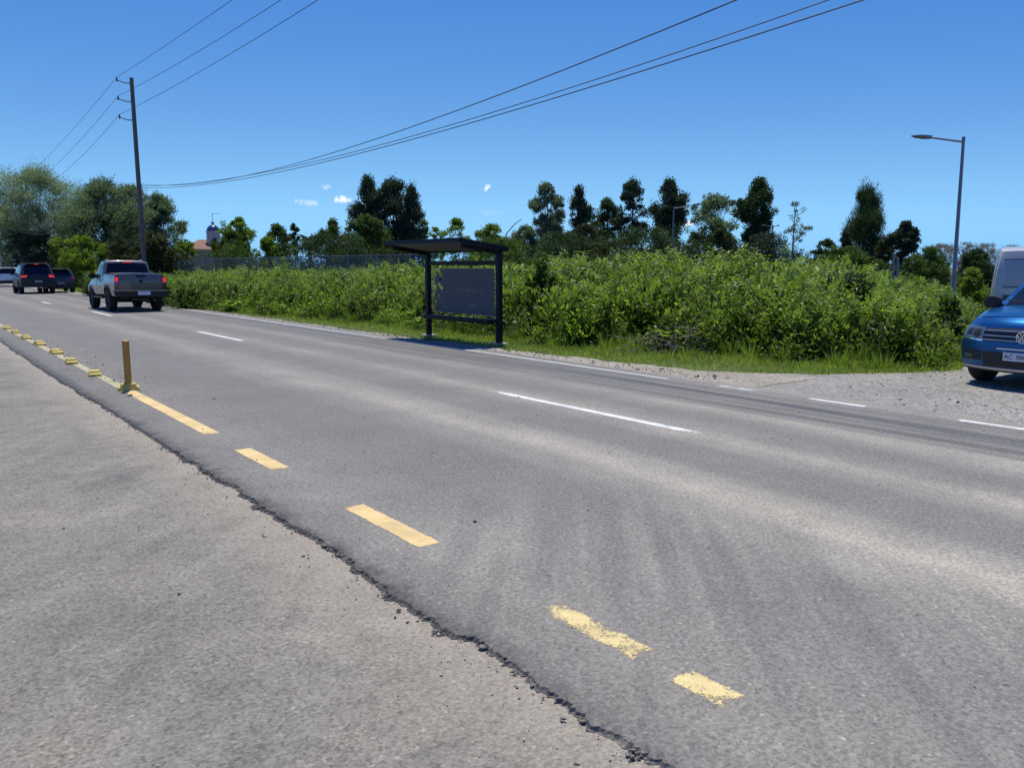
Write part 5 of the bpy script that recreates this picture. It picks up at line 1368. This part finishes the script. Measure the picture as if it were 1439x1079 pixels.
# ------------------------------------------------------------------ wire mesh fence behind the weeds
def fence_mat():
    t = NT('chain_link'); uv = t.coord('Object'); sx = t.n('ShaderNodeSeparateXYZ'); t.l(uv, sx.inputs[0])
    a = t.math('ADD', sx.outputs[0], sx.outputs[2]); b = t.math('SUBTRACT', sx.outputs[0], sx.outputs[2])
    f = lambda q: t.math('LESS_THAN', t.math('ABSOLUTE', t.math('SUBTRACT', t.math('FRACT', t.math('MULTIPLY', q, 12.0)), .5)), .085)
    m = t.math('MAXIMUM', f(a), f(b)); tr = t.n('ShaderNodeBsdfTransparent'); mx = t.n('ShaderNodeMixShader')
    t.b.inputs['Base Color'].default_value = (.20, .205, .20, 1); t.b.inputs['Roughness'].default_value = .6
    t.l(m, mx.inputs[0]); t.l(tr.outputs[0], mx.inputs[1]); t.l(t.b.outputs[0], mx.inputs[2]); t.l(mx.outputs[0], t.out.inputs['Surface']); return t.m
M['chain'] = fence_mat()
fa = Vector(far(250, HZ, 74)); fb = Vector(far(612, HZ, 40)); fa.z = fb.z = -.1; dv = fb - fa; fl = dv.length
root = empty('mesh_fence', tuple(fa), math.atan2(dv.y, dv.x), 'grey wire mesh fence on posts running behind the weeds, left of the shelter', 'fence')
hf = 2.45
MB().add([(0, 0, .05), (fl, 0, .05), (fl, 0, hf - .05), (0, 0, hf - .05)], [(0, 1, 2, 3)]).build('wire_mesh', M['chain'], root)
MB().tube([(0, 0, hf - .05), (fl, 0, hf - .05)], .03, 6).build('top_rail', M['galv'], root)
k = 0
while k * 3.2 <= fl:
    MB().tube([(k * 3.2, .04, 0), (k * 3.2, .04, hf + .08)], .05, 8).build('fence_post', M['lamp_grey'], root, True); k += 1

# ------------------------------------------------------------------ house with a little domed turret
def house():
    D_ = 118; c = far(293, HZ, D_); k = px_m(285, D_); root = empty('domed_house', (c[0], c[1], -.1), -YAW + R(22), 'pale house with a terracotta tiled roof and a blue-domed round turret', 'house')
    zz = lambda py: far(285, py, D_)[2] + .1
    w_, d_, ze, zr = 2.9, 3.0, zz(351), zz(340)
    wl = MB(); wl.box((0, 0, ze / 2), (w_ * 2, d_ * 2, ze)); wall = wl.build('wall', M['render'], root)
    rf = MB(); o = .45
    A = [(-w_ - o, -d_ - o, ze), (w_ + o, -d_ - o, ze), (w_ + o, d_ + o, ze), (-w_ - o, d_ + o, ze), (-w_ * .35, 0, zr + .3), (w_ * .35, 0, zr + .3)]
    rf.add(A, [(0, 1, 5, 4), (1, 2, 5), (2, 3, 4, 5), (3, 0, 4), (3, 2, 1, 0)]); roof = rf.build('roof', M['tile'], root)
    for x in (-1.6, 1.4):
        q = MB().box((x, -d_ - .02, ze * .55), (1.1, .08, 1.3)).build('window', M['dark_pane'], root); MB().box((x, -d_ - .05, ze * .55 - .72), (1.4, .16, .1)).build('sill', M['concrete'], q)
    tx = (301 - 293) * k; rT = 9 * k; zt = zz(327)
    t = MB().lathe([(0, rT), (zt, rT), (zt, rT * 1.1), (zt + .15, rT * 1.1), (zt + .15, rT * .9)], 24, 'z', (tx, -1.2, 0)).build('turret', M['render'], root, True)
    MB().box((tx + .1, -1.2 - rT, zt - 1.25), (.5, .12, .95)).build('window', M['dark_pane'], t)
    dm = [(zt + .15 + rT * 1.0 * math.sin(a), rT * .98 * math.cos(a) + .001) for a in np.linspace(0, math.pi / 2, 9)]
    dome = MB().lathe(dm, 24, 'z', (tx, -1.2, 0)).build('dome', M['blue_tile'], t, True)
    zd = zt + .15 + rT
    MB().lathe([(zd - .05, .12), (zd + .1, .1), (zd + .15, .22), (zd + .3, .22), (zd + .4, .08), (zd + .5, .05)], 10, 'z', (tx, -1.2, 0)).build('finial', M['galv'], dome, True)
    v = MB().tube([(tx, -1.2, zd + .45), (tx, -1.2, zd + 1.5)], .03, 5); v.tube([(tx - .1, -1.2, zd + 1.35), (tx + 1.1, -1.2, zd + 1.5)], .03, 5); v.build('weather_vane', M['galv'], dome)
M['render'] = plain('pale_render', (.48, .44, .40), .9, 0, .15, 1)
def tile_mat():
    t = NT('roof_tiles'); o = t.coord(); wv = t.n('ShaderNodeTexWave', i_Scale=1.6); wv.wave_type = 'BANDS'; t.l(o, wv.inputs['Vector']); wv.inputs['Distortion'].default_value = 1.5
    n = t.noise(o, 1.4, 5); c = t.mix(n, (.17, .075, .045), (.30, .15, .095)); c = t.mix(1.0, c, t.ramp(wv.outputs['Fac'], [(0, .65), (1, 1.15)]), 'MULTIPLY'); t.base(c); t.b.inputs['Roughness'].default_value = .85; return t.m
M['tile'] = tile_mat()
M['blue_tile'] = plain('blue_dome', (.03, .055, .14), .3, 0, .3, 3, .4)
M['dark_pane'] = plain('dark_pane', (.02, .025, .03), .15)
# pale boundary wall in front of the house
a = Vector(far(246, HZ, 96)); b = Vector(far(322, HZ, 90)); dv = b - a; a.z = -.1
root = empty('garden_wall', tuple(a), math.atan2(dv.y, dv.x), 'weathered grey garden wall in front of the domed house', 'wall')
hw = far(285, 353, 93)[2]
MB().box((dv.length / 2, 0, hw / 2), (dv.length, .25, hw)).build('wall', M['concrete'], root); MB().box((dv.length / 2, 0, hw + .05), (dv.length + .1, .36, .09)).build('coping', M['concrete'], root)
blue_suv(); pickup(); van(); shelter(); house()
